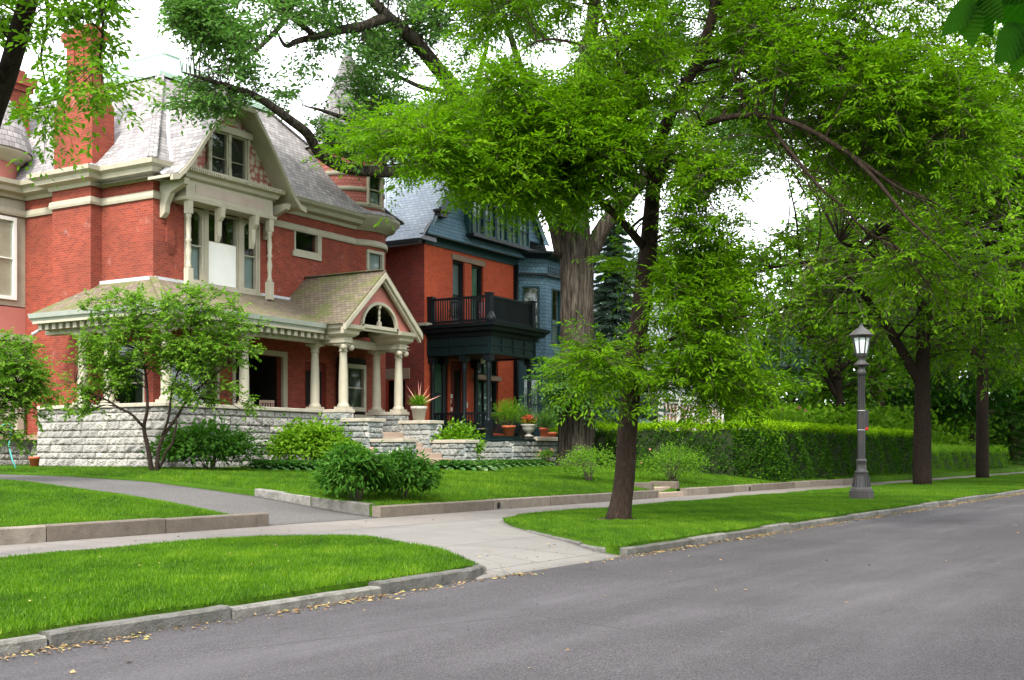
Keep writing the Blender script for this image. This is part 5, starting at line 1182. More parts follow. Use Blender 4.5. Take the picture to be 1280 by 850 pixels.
B1 = [(D_(390, 150, dO - 8.6), (1.6, .8, .7), 16), (D_(440, 100, dO - 7), (1.8, 1.2, .9), 22), (D_(330, 30, dO - 10.5), (1.6, 1, .5), 14), (D_(250, 60, dO - 12.8), (1.4, 1, .9), 18), (D_(300, 125, dO - 12), (1.2, .8, .4), 10), (D_(480, 165, dO - 6), (1.2, .8, .6), 10), (D_(722, 255, dO - 1.3), (1.5, .4, .4), 7), (D_(455, 20, dO - 6.5), (2.0, 1.8, 1.0), 15), (D_(370, 10, dO - 9), (1.8, 1.5, .7), 9), (D_(270, 60, dO - 12), (1.2, 1.3, .9), 15), (D_(235, 40, dO - 13), (.9, 1.0, 1.2), 14), (D_(240, 108, dO - 13), (1.3, 1.0, .5), 15), (D_(310, 100, dO - 11.8), (.9, .8, .5), 9), (D_(375, 120, dO - 9), (.8, .9, .9), 9), (D_(400, 60, dO - 8), (.9, .9, .6), 7),
      (D_(455, 175, dO - 7.0), (1.2, 1.1, .6), 10), (D_(490, 130, dO - 6), (1.6, 1.5, 1.0), 14), (D_(500, 60, dO - 5), (1.8, 1.5, 1.0), 16), (D_(540, 20, dO - 4), (2.4, 2, 1.4), 30), (D_(530, 170, dO - 4.6), (1.8, 1.6, 1.0), 18),
      (D_(620, 60, dO - 2.5), (2.6, 2.4, 2.2), 30), (D_(600, 150, dO - 2.8), (2.2, 2, 1.6), 22), (D_(690, 130, dO - .5), (2.6, 2.4, 2.2), 30), (D_(780, 80, dO + .5), (2.8, 3, 3), 34), (D_(880, 60, dO), (2.8, 3, 3), 40), (D_(850, 190, dO - .4), (2.6, 2.2, 1.8), 34), (D_(940, 120, dO), (2.2, 2.5, 2.2), 30),
      (D_(660, -120, dO), (9, 6, 3.6), 150), (D_(860, -120, dO + 1), (7, 6, 3.6), 100), (D_(480, -80, dO - 5), (4, 4, 1.8), 40), (D_(330, -50, dO - 9.5), (2.6, 2.4, 1.2), 24), (D_(708, 478, dO - 1), (.75, .3, .3), 12), (D_(738, 480, dO - 1), (.5, .3, .3), 7)]
tree('old_tree', 'huge old tree with thick furrowed grey trunk between the two brick houses', (ob[0], ob[1], Zo), L1, B1, 'bark1', 'lf_oak', 9, clump=(.6, 1.25), ntw=12, nlf=8, comp=3, lsize=(.19, .09), flat=.8, gaps=SKY_T1, clear=[(L1[1][0][4:], 18), (L1[3][0], 10), (L1[4][0], 10), (L1[5][0][3:], 13), (L1[6][0], 10), (L1[7][0], 10), (L1[2][0], 12)], droop=.08, trunk_n=90, flare=(.14, 1.0), twr=.012, tint0=.05, leafdroop=.12)
# -- leaning tree over the side lawn
lb = D_(-70, 690, 15.6); lb[2] = float(lawn_z(17.5)) - .05
LL_ = [([lb, D_(-62, 560, 15.6), D_(-48, 380, 15.4), D_(-24, 190, 15.2), D_(8, 85, 15), D_(24, 35, 14.8), D_(36, -8, 14.6), D_(50, -90, 14.4), D_(70, -220, 14.2)], [.24, .20, .18, .14, .12, .115, .11, .09, .05]),
       ([D_(34, -5, 14.6), D_(70, -40, 14), D_(110, -30, 13.6), D_(130, 20, 13.3), D_(125, 80, 13.2)], [.06, .05, .035, .02, .01]),
       ([D_(4, 100, 15), D_(-20, 60, 14.6), D_(-60, 20, 14.2), D_(-110, 0, 14)], [.08, .06, .04, .02]),
       ([D_(42, -40, 14.5), D_(60, 10, 14.6), D_(52, 70, 14.6), D_(60, 120, 14.6)], [.035, .025, .015, .008])]
LB = [(D_(130, 15, 13.3), (.28, .4, .4), 10), (D_(125, 85, 13.2), (.26, .4, .45), 13), (D_(62, 50, 14.2), (.2, .4, .45), 4), (D_(60, 145, 14.4), (.3, .4, .28), 7), (D_(5, 5, 15.6), (.3, .3, .3), 5), (D_(60, -90, 14), (1.5, 1.5, .8), 30), (D_(130, -50, 13.4), (.7, .7, .4), 10), (D_(-80, 0, 14.2), (.8, .8, .8), 14)]
tree('street_tree', 'leaning dark-trunked tree with hanging leafy sprays before the brick chimney', tuple(lb), LL_, LB, 'bark3', 'lf_far', 21, clump=(.28, .5), ntw=9, nlf=7, comp=3, lsize=(.10, .045), droop=.35, twr=.005, gaps=[(172, 60, 22, 200), (92, 90, 14, 60), (30, 175, 24, 24), (140, 185, 60, 45)], tint0=.05)
# -- generic tree further off
def far_tree(name, label, px, d, Zb, H, R, leaf, seed, bark='bark3', trunk=None, zc=.62, squash=.75, n=60, ls=(.3, .17), ntw=9, nlf=8, group='trees farther along the street', lean=0, tint0=0, clump=None, tr=None, fork=None, gaps=(), droop=.15):
    rg = np.random.default_rng(seed); b = ad(px, 568, d) if d else np.array([*px, 0.]); b[2] = Zb; tr = tr or H * .022
    top = b + np.array([rg.normal(0, .3), rg.normal(0, .3), H * .8]) + RGT * lean
    fk = b + np.array([0, 0, (fork or .28) * H]) + RGT * lean * .2
    limbs = [([b - UP * .1, b + UP * H * .12, fk, (fk + top) / 2 + RGT * rg.normal(0, .3), top], [tr, tr * .92, tr * .8, tr * .5, tr * .1])]
    for k in range(6):
        a = rg.uniform(0, 6.28) if k else math.pi; e = b + UP * H * rg.uniform(.5, .78) + np.array([math.cos(a), math.sin(a), 0]) * R * rg.uniform(.5, .8)
        if k == 0: e = fk + UP * H * .28 - RGT * R * .45
        s = fk + (top - fk) * (k * .09); limbs.append(([s, (s + e) / 2 + UP * .4, e], [tr * .62, tr * .4, tr * .1]))
    c = b + UP * H * zc + RGT * lean * .6
    q = clump or (R * .15, R * .26)
    bl = [(c, (R, R, H * (1 - zc) * .98), n)]
    for k in range(7):
        a = rg.uniform(0, 6.28); z = rg.uniform(-.5, .6); bl.append((c + np.array([math.cos(a), math.sin(a), 0]) * R * .75 * math.sqrt(1 - z * z) + UP * z * H * (1 - zc), (R * .38, R * .38, R * .3), n // 8))
    return tree(name, label, tuple(b), limbs, bl, bark, leaf, seed, clump=q, ntw=ntw, nlf=nlf, comp=1, lsize=ls, group=group, twr=.02, tint0=tint0, trunk_n=12, gaps=gaps, droop=droop)
GAP = [(962, 260, 36, 30), (930, 160, 14, 10), (760, 330, 22, 60)]
far_tree('street_tree', 'forked dark-trunked tree on the roadside grass just past the street lamp', 1153, 51.0, .15, 18.5, 8.2, 'lf_ash', 31, n=230, ls=(.27, .12), tr=.40, fork=.23, ntw=13, nlf=10, group=None, zc=.63, gaps=GAP)
far_tree('street_tree', 'dark-trunked tree on the roadside grass near the low hedge end', 1228, 66.0, .15, 20, 8.4, 'lf_far', 32, n=190, ls=(.34, .16), tr=.36, ntw=11, nlf=9, group=None, fork=.3)
far = [(1345, 84, .15, 17, 8, 'lf_far', 'tree standing by the far end of the road, mostly beyond the low hedge'),
       (1100, 96, .8, 17, 8.5, 'lf_dark', 'dense dark tree behind the hedge, filling the shade between lamp and forked tree'),
       (1215, 104, .8, 13, 8.0, 'lf_dark', 'low dark spreading tree behind the low hedge'),
       (1050, 84, 1.0, 15, 7.0, 'lf_far', 'mid green tree rising behind the tall hedge, just before the lamp post'),
       (985, 112, 1.0, 13, 6.5, 'lf_oak', 'pale hazy green tree behind the hedge under the opening of white sky'),
       (1270, 122, .8, 31, 12, 'lf_far', 'tall bright tree at the end of the block, over the far pale wall'),
       (1130, 128, .8, 30, 11, 'lf_oak', 'tallest pale green tree behind the forked street tree'),
       (1380, 118, .8, 22, 10, 'lf_oak', 'tall tree at the edge of the far lawn beyond the cross street'),
       (905, 104, 1.0, 10, 4.5, 'lf_oak', 'round light green tree beside the grey far house')]
for i, (px, d, zb, h, r, lf, lab) in enumerate(far):
    far_tree('tree', lab, px, d, zb, h, r, lf, 40 + i, n=90, ls=(.42, .24) if d < 100 else (.55, .32), ntw=10, nlf=9, gaps=GAP)
# dark crooked small tree behind the hedge
b = ad(948, 568, 60); b[2] = 1.0
tree('small_tree', 'small tree with crooked black stem behind the tall hedge, blue-green leaves', tuple(b), [([b, D_(944, 500, 60), D_(936, 480, 60), D_(948, 450, 60), D_(960, 420, 60)], [.17, .14, .11, .07, .03]), ([D_(940, 495, 60), D_(962, 480, 59.5), D_(985, 465, 59)], [.08, .05, .02])],
     [(D_(965, 440, 60), (2.3, 2, 1.2), 34), (D_(985, 470, 60), (1.2, 1, .6), 8)], 'bark3', 'lf_blue', 71, clump=(.4, .7), ntw=10, nlf=9, comp=1, lsize=(.22, .09), twr=.012)
# spruces
def spruce(label, px, d, Zb, H, R, seed, leaf='lf_blue', tint0=0):
    rg = np.random.default_rng(seed); b = ad(px, 568, d); b[2] = Zb; T = thing('spruce_tree', tuple(b), label, 'tree', 'spruces behind the hedge'); m = MB()
    m.tube([b, b + UP * H * .6, b + UP * H], [.2, .11, .02], 9); A = []; B = []
    for k in range(int(H * 20)):
        z = (k + rg.uniform(0, 1)) / (H * 20); a = k * 2.4; L = R * (1 - z) ** .85 * rg.uniform(.75, 1.1) + .15; s = b + UP * (H * (.06 + .94 * z)); e = s + np.array([math.cos(a), math.sin(a), 0]) * L - UP * L * .28; m.tube([s, (s + e) / 2 - UP * .02, e], [.03, .02, .006], 4, cap=False); A.append(s); B.append(e)
    m.build('trunk', M['bark3'], T); A, B = np.array(A), np.array(B); n = len(A); q = 330
    t = rg.uniform(.12, 1.05, (n, q)) ** .8; P = A[:, None] + (B - A)[:, None] * t[..., None]; D = nrm(B - A)[:, None]; S = nrm(np.cross(D, UP)); w = (1.05 - t) * np.linalg.norm(B - A, axis=1)[:, None] * .34
    off = rg.uniform(-1, 1, (n, q)) * w; P = P + S * off[..., None] - UP * (np.abs(off) * .45 + .03)[..., None]; LD = nrm(D + S * np.sign(off)[..., None] * .8 + rg.normal(0, .35, P.shape))
    P, LD = P.reshape(-1, 3), LD.reshape(-1, 3); V, F = leaf_geo(P, LD, nrm(UP + rg.normal(0, .5, P.shape)), np.full(len(P), .20), np.full(len(P), .055))
    np_mesh('crown', V, F, M[leaf], T, tint=np.clip(rg.normal(.5 + tint0, .2, len(P)), 0, 1)); return T
spruce('blue spruce directly between the old thick trunk and the slim street trunk', 768, 57, 1.1, 12.0, 3.0, 3, tint0=.35)
spruce('dark green spruce behind the low hedge at the end of the block', 1262, 108, .9, 10, 4.5, 4, 'lf_dark')

# unseen near-side street trees, added to dim the fronts and reflect in windows
for i, (x, y) in enumerate([(-14, -7.5), (-3, -8.5), (8, -9.5), (20, -8.2), (32, -8.8), (45, -8.2), (58, -8.5), (73, -8), (90, -8)]):
    far_tree('street_tree', 'unseen broad tree added on the near side of the street to dim the house fronts', (x, y), None, .1, 17, 6.2, 'lf_far', 60 + i, n=55, ls=(.55, .34), ntw=8, nlf=8, group='unseen street trees added on the near side of the road')
# a far-off wood closing the view behind the houses and at the end of the block
def wood(name, label, path, H, seed, n, leaf, ls=1.0):
    rg = np.random.default_rng(seed); P = np.array(path, float); L = np.linalg.norm(np.diff(P, axis=0), axis=1); k = rg.choice(len(L), n, p=L / L.sum()); t = rg.random((n, 1)); Q = P[k] * (1 - t) + P[k + 1] * t
    s = Q[:, 0] * .11 + Q[:, 1] * .13; top = H * (.75 + .18 * np.sin(s * 2.1) + .12 * np.sin(s * 5.7 + 1)); z = top * rg.random(n) ** .7
    off = rg.normal(0, 2.2, (n, 2)) * (1 + .5 * np.sin(s * 5))[:, None]; C = np.stack([Q[:, 0] + off[:, 0], Q[:, 1] + off[:, 1], z + .4], 1)
    N = nrm(rg.normal(0, 1, (n, 3)) + UP * .7); D = nrm(rg.normal(0, 1, (n, 3)) - UP * .3); V, F = leaf_geo(C, D, N, ls * rg.uniform(.6, 1.3, n), ls * rg.uniform(.4, .8, n))
    cl = .15 * np.sin(s * 9 + z) + .1 * np.sin(z * 1.7 + s * 3)
    o = np_mesh(name, V, F, M[leaf], tint=np.clip(.45 + cl + rg.normal(0, .15, n), 0, 1), org=(*path[0], 0)); setp(o, label, 'woodland', None, 'stuff')
wood('distant_wood', 'dark mass of distant trees closing the view behind the houses', [(-60, 75), (60, 66), (135, 60)], 10, 1, 60000, 'lf_dark')
wood('undergrowth', 'dark mass of bushes and low trees behind the hedges', [(82, 27), (104, 27), (136, 30)], 5.0, 2, 90000, 'lf_far', .42)
wood('distant_wood', 'green wood across the far lawn at the end of the block', [(170, 50), (190, 0), (200, -60)], 13, 3, 50000, 'lf_oak')
# ================================================================ hedges, shrubs, pots, lamp, far house
def box_hedge(name, label, path, w, zb, zt, seed, leaf='lf_hedge', dens=330, ls=(.105, .065), taper=.12, rag=.06):
    """clipped hedge along a plan polyline (centre line)"""
    rg = np.random.default_rng(seed); P = np.array(path, float); T = thing(name, (P[0][0], P[0][1], zb(*P[0])), label, 'hedge')
    Ps, Ds, Ns, Ts = [], [], [], []; core = MB()
    for i, (a, b) in enumerate(zip(P, P[1:])):
        L = np.linalg.norm(b - a); u = (b - a) / L; n2 = np.array([u[1], -u[0]])
        e0 = -w / 2; e1 = L + w / 2
        H = zt - zb(*a)
        n_side = int((e1 - e0) * H * dens)
        for sd in (1, -1, 0, 2, 3):
            if sd in (1, -1): n = n_side if sd == 1 else n_side // 3
            elif sd == 0: n = int((e1 - e0) * w * dens * 1.3)
            else: n = int(w * H * dens)
            s = rg.uniform(e0, e1, n); hz = rg.uniform(0, 1, n) ** .9; q = rg.uniform(-w / 2, w / 2, n)
            lump = 1.3 * .10 * np.sin(s * 2.1 + hz * 3) + .08 * np.sin(s * 5.3 - hz * 7) * np.sin(s * 1.3) + .06 * np.sin(hz * 9 + s * 3.1) + .05 * np.sin(s * 11 + 4 * np.sin(hz * 5))
            dep = np.abs(rg.normal(0, .07, n))
            if sd in (1, -1): off = sd * (w / 2 - taper * hz + lump - dep); ss = s; z = hz; nn = np.stack([n2[0] * sd + 0 * s, n2[1] * sd + 0 * s, 0 * s + .2], 1)
            elif sd == 0: off = q; ss = s; z = np.ones(n); nn = np.tile([0, 0, 1.], (n, 1))
            else: off = q; ss = np.full(n, e0 if sd == 2 else e1) + (lump - dep) * (-1 if sd == 2 else 1); z = hz; nn = np.tile([*(u * (-1 if sd == 2 else 1)), .2], (n, 1))
            x = a[0] + u[0] * ss + n2[0] * off; y = a[1] + u[1] * ss + n2[1] * off; g = np.array([zb(xx, yy) for xx, yy in zip(x, y)])
            top = zt + .05 * np.sin(ss * 1.7) + .03 * np.sin(ss * 6)
            zz = g + (top - g) * z
            if sd == 0: zz = top + rg.normal(0, .05, n) + np.abs(rg.normal(0, rag, n)) - .02
            else: zz += .03
            Ps.append(np.stack([x, y, zz], 1)); Ns.append(nrm(nn + rg.normal(0, .55, nn.shape))); Ds.append(nrm(np.stack([rg.normal(0, .7, n), rg.normal(0, .7, n), rg.uniform(-.2, 1.1, n)], 1) + nn * .5))
            k = np.clip((zz - (top - .30)) / .30, 0, 1); Ts.append(np.clip(rg.normal(.27, .15, n) + .62 * k, 0, 1))  # top leaves tinted brighter: yellow new growth plus painted overhead light, sides kept dark
        za = zb(*a); zb_ = zb(*b)
        c0, c1 = a + u * (e0 + .2), b - u * (w / 2 * 0 + .0) + u * (w / 2 - .2); hw = w / 2 - .2
        core.hexa([(*(c0 - n2 * hw), za), (*(c0 + n2 * hw), za), (*(c1 + n2 * hw), zb_), (*(c1 - n2 * hw), zb_), (*(c0 - n2 * (hw - .05)), zt - .15), (*(c0 + n2 * (hw - .05)), zt - .15), (*(c1 + n2 * (hw - .05)), zt - .15), (*(c1 - n2 * (hw - .05)), zt - .15)])
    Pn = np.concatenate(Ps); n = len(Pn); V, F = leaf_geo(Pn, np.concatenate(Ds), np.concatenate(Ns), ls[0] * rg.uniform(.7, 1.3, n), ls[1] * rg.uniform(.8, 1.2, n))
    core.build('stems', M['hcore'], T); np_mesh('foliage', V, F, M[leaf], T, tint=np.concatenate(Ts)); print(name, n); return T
M['hcore'] = m_paint('hedge_inner_twigs', (.020, .032, .010), 1)
gz = lambda x, y: float(lawn_z(y))
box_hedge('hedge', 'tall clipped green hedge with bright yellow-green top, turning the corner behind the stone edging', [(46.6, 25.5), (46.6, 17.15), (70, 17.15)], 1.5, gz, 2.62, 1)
box_hedge('hedge', 'low paler hedge past the gap, standing behind the forked street tree', [(74.5, 17.8), (101, 17.8)], 1.6, gz, 1.75, 2, leaf='lf_shrub', dens=170, ls=(.13, .07), rag=.12)
box_hedge('hedge', 'thin light hedge on the lawn above the far pale wall', [(156, 8), (156, 30)], 1.5, lambda x, y: .9, 1.9, 3, leaf='lf_shrub', dens=30, ls=(.35, .2), rag=.1)
def shrub(name, label, base, r, h, n, leaf, ls, seed, tint0=0, stems=10, flat=1, low=.15, droop=.3, fl=None, cat='shrub', group=None, comp=False, ry=None):
    rg = np.random.default_rng(seed); b = np.array(base, float); T = thing(name, tuple(b), label, cat, group); m = MB(); ry = ry or r
    ends = []
    for k in range(stems):
        a = rg.uniform(0, 6.28); q = rg.uniform(.2, .8); e = b + np.array([math.cos(a) * r * q, math.sin(a) * ry * q, h * rg.uniform(.6, .9)]); m.tube([b + (e - b) * .0 + np.array([rg.normal(0, .05), rg.normal(0, .05), -.05]), b + (e - b) * .5 + UP * .06 * h, e], [.012 + .006 * h, .01, .004], 5, cap=False); ends.append(e)
    m.build('stem', M['twig'], T)
    cl = max(12, n // 50); u = nrm(rg.normal(size=(cl, 3))); u[:, 2] = np.abs(u[:, 2]) * 1.0 - low; rr = rg.uniform(.55, 1, cl)[:, None]
    C = b + np.array([0, 0, h * .42]) + u * rr * np.array([r, ry, h * .58]); C[:, 2] = np.maximum(C[:, 2], b[2] + .08)
    k = rg.integers(0, cl, n); sp = rg.normal(0, 1, (n, 3)) * np.array([r * .17, ry * .17, h * .09]); P = C[k] + sp; P[:, 2] = np.maximum(P[:, 2], b[2] + .03)
    O = nrm(P - (b + UP * h * .3)); D = nrm(O * .9 + rg.normal(0, .5, (n, 3)) - UP * droop); N = nrm(O * .5 + UP * .9 + rg.normal(0, .35, (n, 3)))
    tt = .5 + tint0 + rg.normal(0, .10, cl)[k] + rg.normal(0, .12, n) + .12 * (sp[:, 2] > 0)
    V, F = leaf_geo(P, D, N, ls[0] * rg.uniform(.65, 1.25, n), ls[1] * rg.uniform(.75, 1.2, n)); np_mesh('foliage', V, F, M[leaf], T, tint=np.clip(tt, 0, 1))
    if fl:
        mat, nf, fr_, fs = fl
        for j in range(nf):
            q = nrm(rg.normal(size=3) + UP * .9); q = q * np.array([r, ry, h * .6]) * 1.02 + b + UP * h * .42; npz = 26
            w = nrm(rg.normal(size=(npz, 3))) ; V, F = leaf_geo(q + w * fr_ * .4, w, nrm(rg.normal(size=(npz, 3))), np.full(npz, fs), np.full(npz, fs * .8)); np_mesh('flower', V, F, M[mat], T, tint=rg.random(npz))
    return T
def G_(px, Y, dz=0): x = ay(px, Y); return (x, Y, float(lawn_z(Y)) + dz - .03)
# small tree before the porch, many stems
sb = G_(190, 25.4); dS = sb[0] * CF + sb[1] * CS
tree('ornamental_tree', 'small fresh green ornamental tree with forking slim stems, in front of the stone porch wall', sb,
     [([sb, D_(186, 560, dS), D_(180, 535, dS), D_(184, 510, dS - .1), D_(182, 470, dS), D_(176, 430, dS), D_(165, 395, dS)], [.07, .06, .05, .04, .032, .025, .01]),
      ([D_(181, 535, dS), D_(166, 520, dS - .2), D_(145, 508, dS - .3), D_(118, 492, dS - .4), D_(95, 480, dS - .4)], [.045, .035, .028, .018, .008]),
      ([(sb[0] + .05, sb[1] - .1, sb[2]), D_(199, 565, dS), D_(203, 545, dS + .1), D_(222, 520, dS + .1), D_(232, 500, dS), D_(255, 480, dS), D_(285, 455, dS)], [.06, .055, .045, .04, .032, .02, .01]),
      ([D_(203, 545, dS + .1), D_(212, 515, dS), D_(218, 480, dS), D_(232, 440, dS), D_(240, 400, dS)], [.04, .032, .026, .018, .01]),
      ([(sb[0] + .12, sb[1], sb[2]), D_(206, 570, dS), D_(218, 545, dS), D_(221, 520, dS)], [.045, .04, .03, .02])],
     [(D_(150, 385, dS), (.85, .8, .45), 34), (D_(250, 385, dS), (1.25, .9, .5), 48), (D_(175, 430, dS), (1.6, 1.0, .7), 74), (D_(255, 440, dS), (1.35, .9, .6), 60), (D_(125, 470, dS), (1.0, .7, .5), 34), (D_(110, 500, dS), (.6, .5, .35), 14), (D_(250, 485, dS), (.9, .7, .35), 22), (D_(305, 420, dS), (.6, .5, .7), 16), (D_(305, 500, dS), (.16, .2, .35), 3)],
     'bark3', 'lf_shrub', 81, clump=(.28, .48), ntw=9, nlf=8, comp=1, lsize=(.10, .062), droop=.1, twr=.005, tint0=.12)
lb2 = G_(-25, 25.0); dL = lb2[0] * CF + lb2[1] * CS
tree('ornamental_tree', 'rounded leafy small tree in front of the rear bay, next to the garden hoop', lb2,
     [([lb2, D_(-20, 540, dL), D_(-15, 490, dL), D_(-20, 440, dL)], [.07, .06, .045, .015]), ([D_(-20, 540, dL), D_(0, 510, dL), D_(20, 480, dL)], [.04, .03, .01])],
     [(D_(-5, 465, dL), (1.2, .9, 1.0), 80), (D_(18, 490, dL), (.75, .7, .7), 34), (D_(0, 545, dL), (.6, .5, .25), 10), (D_(25, 465, dL), (.5, .5, .5), 18)], 'bark3', 'lf_shrub', 82, clump=(.25, .42), ntw=9, nlf=8, comp=1, lsize=(.095, .06), droop=.2, twr=.005, tint0=.0)
shrub('shrub', 'dark green leafy shrub at the foot of the small ornamental tree', G_(262, 25.9), 1.35, 1.45, 4200, 'lf_dark', (.17, .10), 1, tint0=.16)
shrub('shrub', 'big-leaved dark green shrub against the porch wall, between the two low leafy beds', G_(388, 25.9), 1.15, 1.6, 3800, 'lf_far', (.17, .11), 2, tint0=.0)
shrub('shrub', 'low broad-leaved green shrub just before the porch steps', G_(420, 25.0), .8, 1.15, 2300, 'lf_far', (.16, .10), 3, tint0=.08)
shrub('peony_bush', 'glossy dark peony bush nearest the driveway corner of the lawn', G_(445, 17.1), .80, 1.25, 4200, 'lf_dark', (.16, .062), 4, tint0=.08, fl=('fl_pink', 1, .05, .05), droop=.55, group='peonies at the lawn corner')
shrub('peony_bush', 'glossy dark peony bush with a few white blooms, farther from the driveway than its twin', G_(505, 17.0), .74, 1.12, 4000, 'lf_dark', (.16, .062), 5, tint0=.02, fl=('fl_white', 4, .04, .035), droop=.6, group='peonies at the lawn corner')
shrub('hydrangea', 'bright yellow-green leafy bush with pale flower tips beside the stone stair pier', G_(572, 24.9), .85, 1.65, 2800, 'lf_yel', (.16, .11), 6, fl=('fl_white', 5, .05, .04))
shrub('rose_bush', 'loose grey-green rose bush with reddish bloom by the little stone steps', (38.7, 17.3, .45), 1.15, 1.4, 3800, 'lf_shrub', (.085, .045), 7, tint0=-.2, fl=('fl_pink', 3, .03, .03), stems=22)
shrub('rose_bush', 'low scraggly bush behind the slim street trunk, above the edging wall', (34.5, 18.3, .55), 1.0, 1.25, 2600, 'lf_shrub', (.08, .04), 8, tint0=-.15, stems=18)
shrub('shrub', 'small pale bush growing out of the little stone steps', (36.9, 16.6, .3), .25, .35, 200, 'lf_shrub', (.06, .03), 9)
shrub('shrub', 'pinkish-flowering shrub behind the tall hedge near the crooked small tree', tuple(ad(985, 575, 60)), 1.5, 2.6, 1800, 'lf_shrub', (.16, .09), 10, tint0=.1, fl=('fl_pink', 6, .08, .06))
shrub('flower_clump', 'green plant with pink blossoms at the terrace wall end next to the old trunk', G_(684, 24.4), .42, .8, 500, 'lf_shrub', (.09, .05), 11, fl=('fl_pink', 8, .04, .035), tint0=-.1)
shrub('shrub', 'pale airy bush against the teal bay beside the old trunk', (48.6, 26.3, 1.6), .8, 2.4, 1500, 'lf_oak', (.10, .055), 12, tint0=.15, ry=.5)
# hostas
def hosta(base, r, seed, label, group, var=.0):
    r *= 1.55
    rg = np.random.default_rng(seed); T = thing('hosta', base, label, 'plant', group); n = 46; b = np.array(base); V = []; F = []; tt = []
    for i in range(n):
        a = i * 2.4; q = (i + 1) / n; L = r * (.55 + .5 * q); el = math.radians(75 - 60 * q); d = np.array([math.cos(a), math.sin(a), 0]); s = np.array([-d[1], d[0], 0]); w = r * .30; P = []
        for k, (t, wd) in enumerate(((0.15, .15), (.5, .9), (.78, .85), (1.0, .0))):
            c = b + d * L * math.cos(el) * t * 1.1 + UP * (L * math.sin(el) * t - L * .38 * t * t * (.4 + q)) + UP * .08
            P += [c - s * w * wd * .5 + UP * .03 * wd, c, c + s * w * wd * .5 + UP * .03 * wd]
        o = len(V); V += [p for p in P]
        for k in range(3):
            for e in (0, 1): F.append((o + k * 3 + e, o + k * 3 + e + 1, o + k * 3 + 4 + e, o + k * 3 + 3 + e)); tt.append(np.clip(rg.normal(.45 + var, .22), 0, 1))
    np_mesh('foliage', np.array(V), np.array(F), M['lf_host'], T, tint=tt, smooth=False); return T
hp = [(325, 25.3), (338, 25.0), (352, 24.9), (366, 24.7), (380, 24.6), (395, 24.4), (409, 24.2)]
for i, (px, Y) in enumerate(hp): hosta(G_(px, Y), .42, i, 'green hosta clump in the bed under the porch wall shrubs', 'hostas under the porch wall')
hp = [(556, 23.6), (570, 23.3), (584, 23.1), (598, 23.1), (611, 23.3), (620, 23.8)]
for i, (px, Y) in enumerate(hp): hosta(G_(px, Y), .45, 20 + i, 'hosta clump at the foot of the stair pier and yellow-green bush', 'hostas by the stair pier', .12)
for i, (px, Y) in enumerate([(630, 24.6), (640, 24.5), (650, 24.5), (660, 24.4), (671, 24.4), (680, 24.6)]): hosta(G_(px, Y), .40, 30 + i, 'hosta clump along the terrace wall of the house with the dark porch', 'hostas along the terrace wall', .05)
# pots
def pot(base, r, h, mat, kind='pot'):
    x, y, z = base; m = MB()
    if kind == 'pot': m.lathe([(0, z), (r * .68, z), (r * .9, z + h * .78), (r * 1.0, z + h * .78), (r * 1.04, z + h), (r * .9, z + h), (r * .86, z + h * .9), (0, z + h * .88)], (x, y, 0), 18)
    else: m.lathe([(0, z), (r * .62, z), (r * .62, z + h * .08), (r * .30, z + h * .18), (r * .26, z + h * .28), (r * .6, z + h * .4), (r * .92, z + h * .65), (r * .9, z + h * .82), (r * 1.1, z + h * .92), (r * 1.08, z + h), (r * .85, z + h), (0, z + h * .9)], (x, y, 0), 20)
    return m
def potted(label, base, r, h, mat, kind, pl, cat='potted plant'):
    T = thing('potted_plant', base, label, cat); pot(base, r, h, mat, kind).build('pot' if kind == 'pot' else 'urn', M[mat], T); rg = np.random.default_rng(int(base[0] * 100)); b = np.array(base) + UP * h
    for (leaf, R, Hh, n, ls, up, nm) in pl:
        P = b + nrm(rg.normal(size=(n, 3))) * rg.uniform(.2, 1, (n, 1)) * np.array([R, R, Hh * .5]) + UP * Hh * .45 if up != 'spiky' else np.tile(b, (n, 1)) + rg.normal(0, .03, (n, 3))
        O = nrm(P - b); D = nrm(O + rg.normal(0, .45, (n, 3))) if up != 'spiky' else nrm(np.concatenate([rg.normal(0, .6, (n, 2)), np.abs(rg.normal(.8, .35, (n, 1)))], 1))
        V, F = leaf_geo(P, D, nrm(UP + rg.normal(0, .5, (n, 3))), ls[0] * rg.uniform(.6, 1.2, n), ls[1] * rg.uniform(.7, 1.2, n)); np_mesh(nm, V, F, M[leaf], T, tint=np.clip(rg.normal(.5, .22, n), 0, 1))
    return T
ty = 25.45
potted('round feathery green bush in a terracotta pot on the terrace ledge', (ay(636, ty), ty, 2.22), .27, .42, 'terra', 'pot', [('lf_yel', .72, 1.15, 1900, (.12, .022), '', 'foliage')])
potted('red geraniums in a pale footed urn on the terrace ledge', (ay(661, ty), ty, 2.22), .30, .5, 'conc', 'urn', [('lf_hedge', .34, .25, 260, (.09, .07), '', 'foliage'), ('fl_red', .36, .42, 330, (.05, .045), '', 'flowers')])
potted('spiky striped grass-like plant in a terracotta pot beside the geranium urn', (ay(680, ty), ty, 2.22), .20, .38, 'terra', 'pot', [('lf_host', .1, .2, 120, (.95, .045), 'spiky', 'foliage'), ('lf_shrub', .42, .8, 400, (.08, .045), '', 'leafy_stems')])
potted('pale tall potted foliage at the trunk end of the terrace ledge', (ay(690, 26.1), 26.1, 2.1), .22, .35, 'terra', 'pot', [('lf_shrub', .45, 1.6, 700, (.10, .05), '', 'foliage')])
potted('bushy pale green potted plant behind the geraniums near the dark porch post', (ay(655, 26.4), 26.4, 2.1), .2, .7, 'blackpl', 'pot', [('lf_oak', .40, .8, 500, (.09, .055), '', 'foliage')])
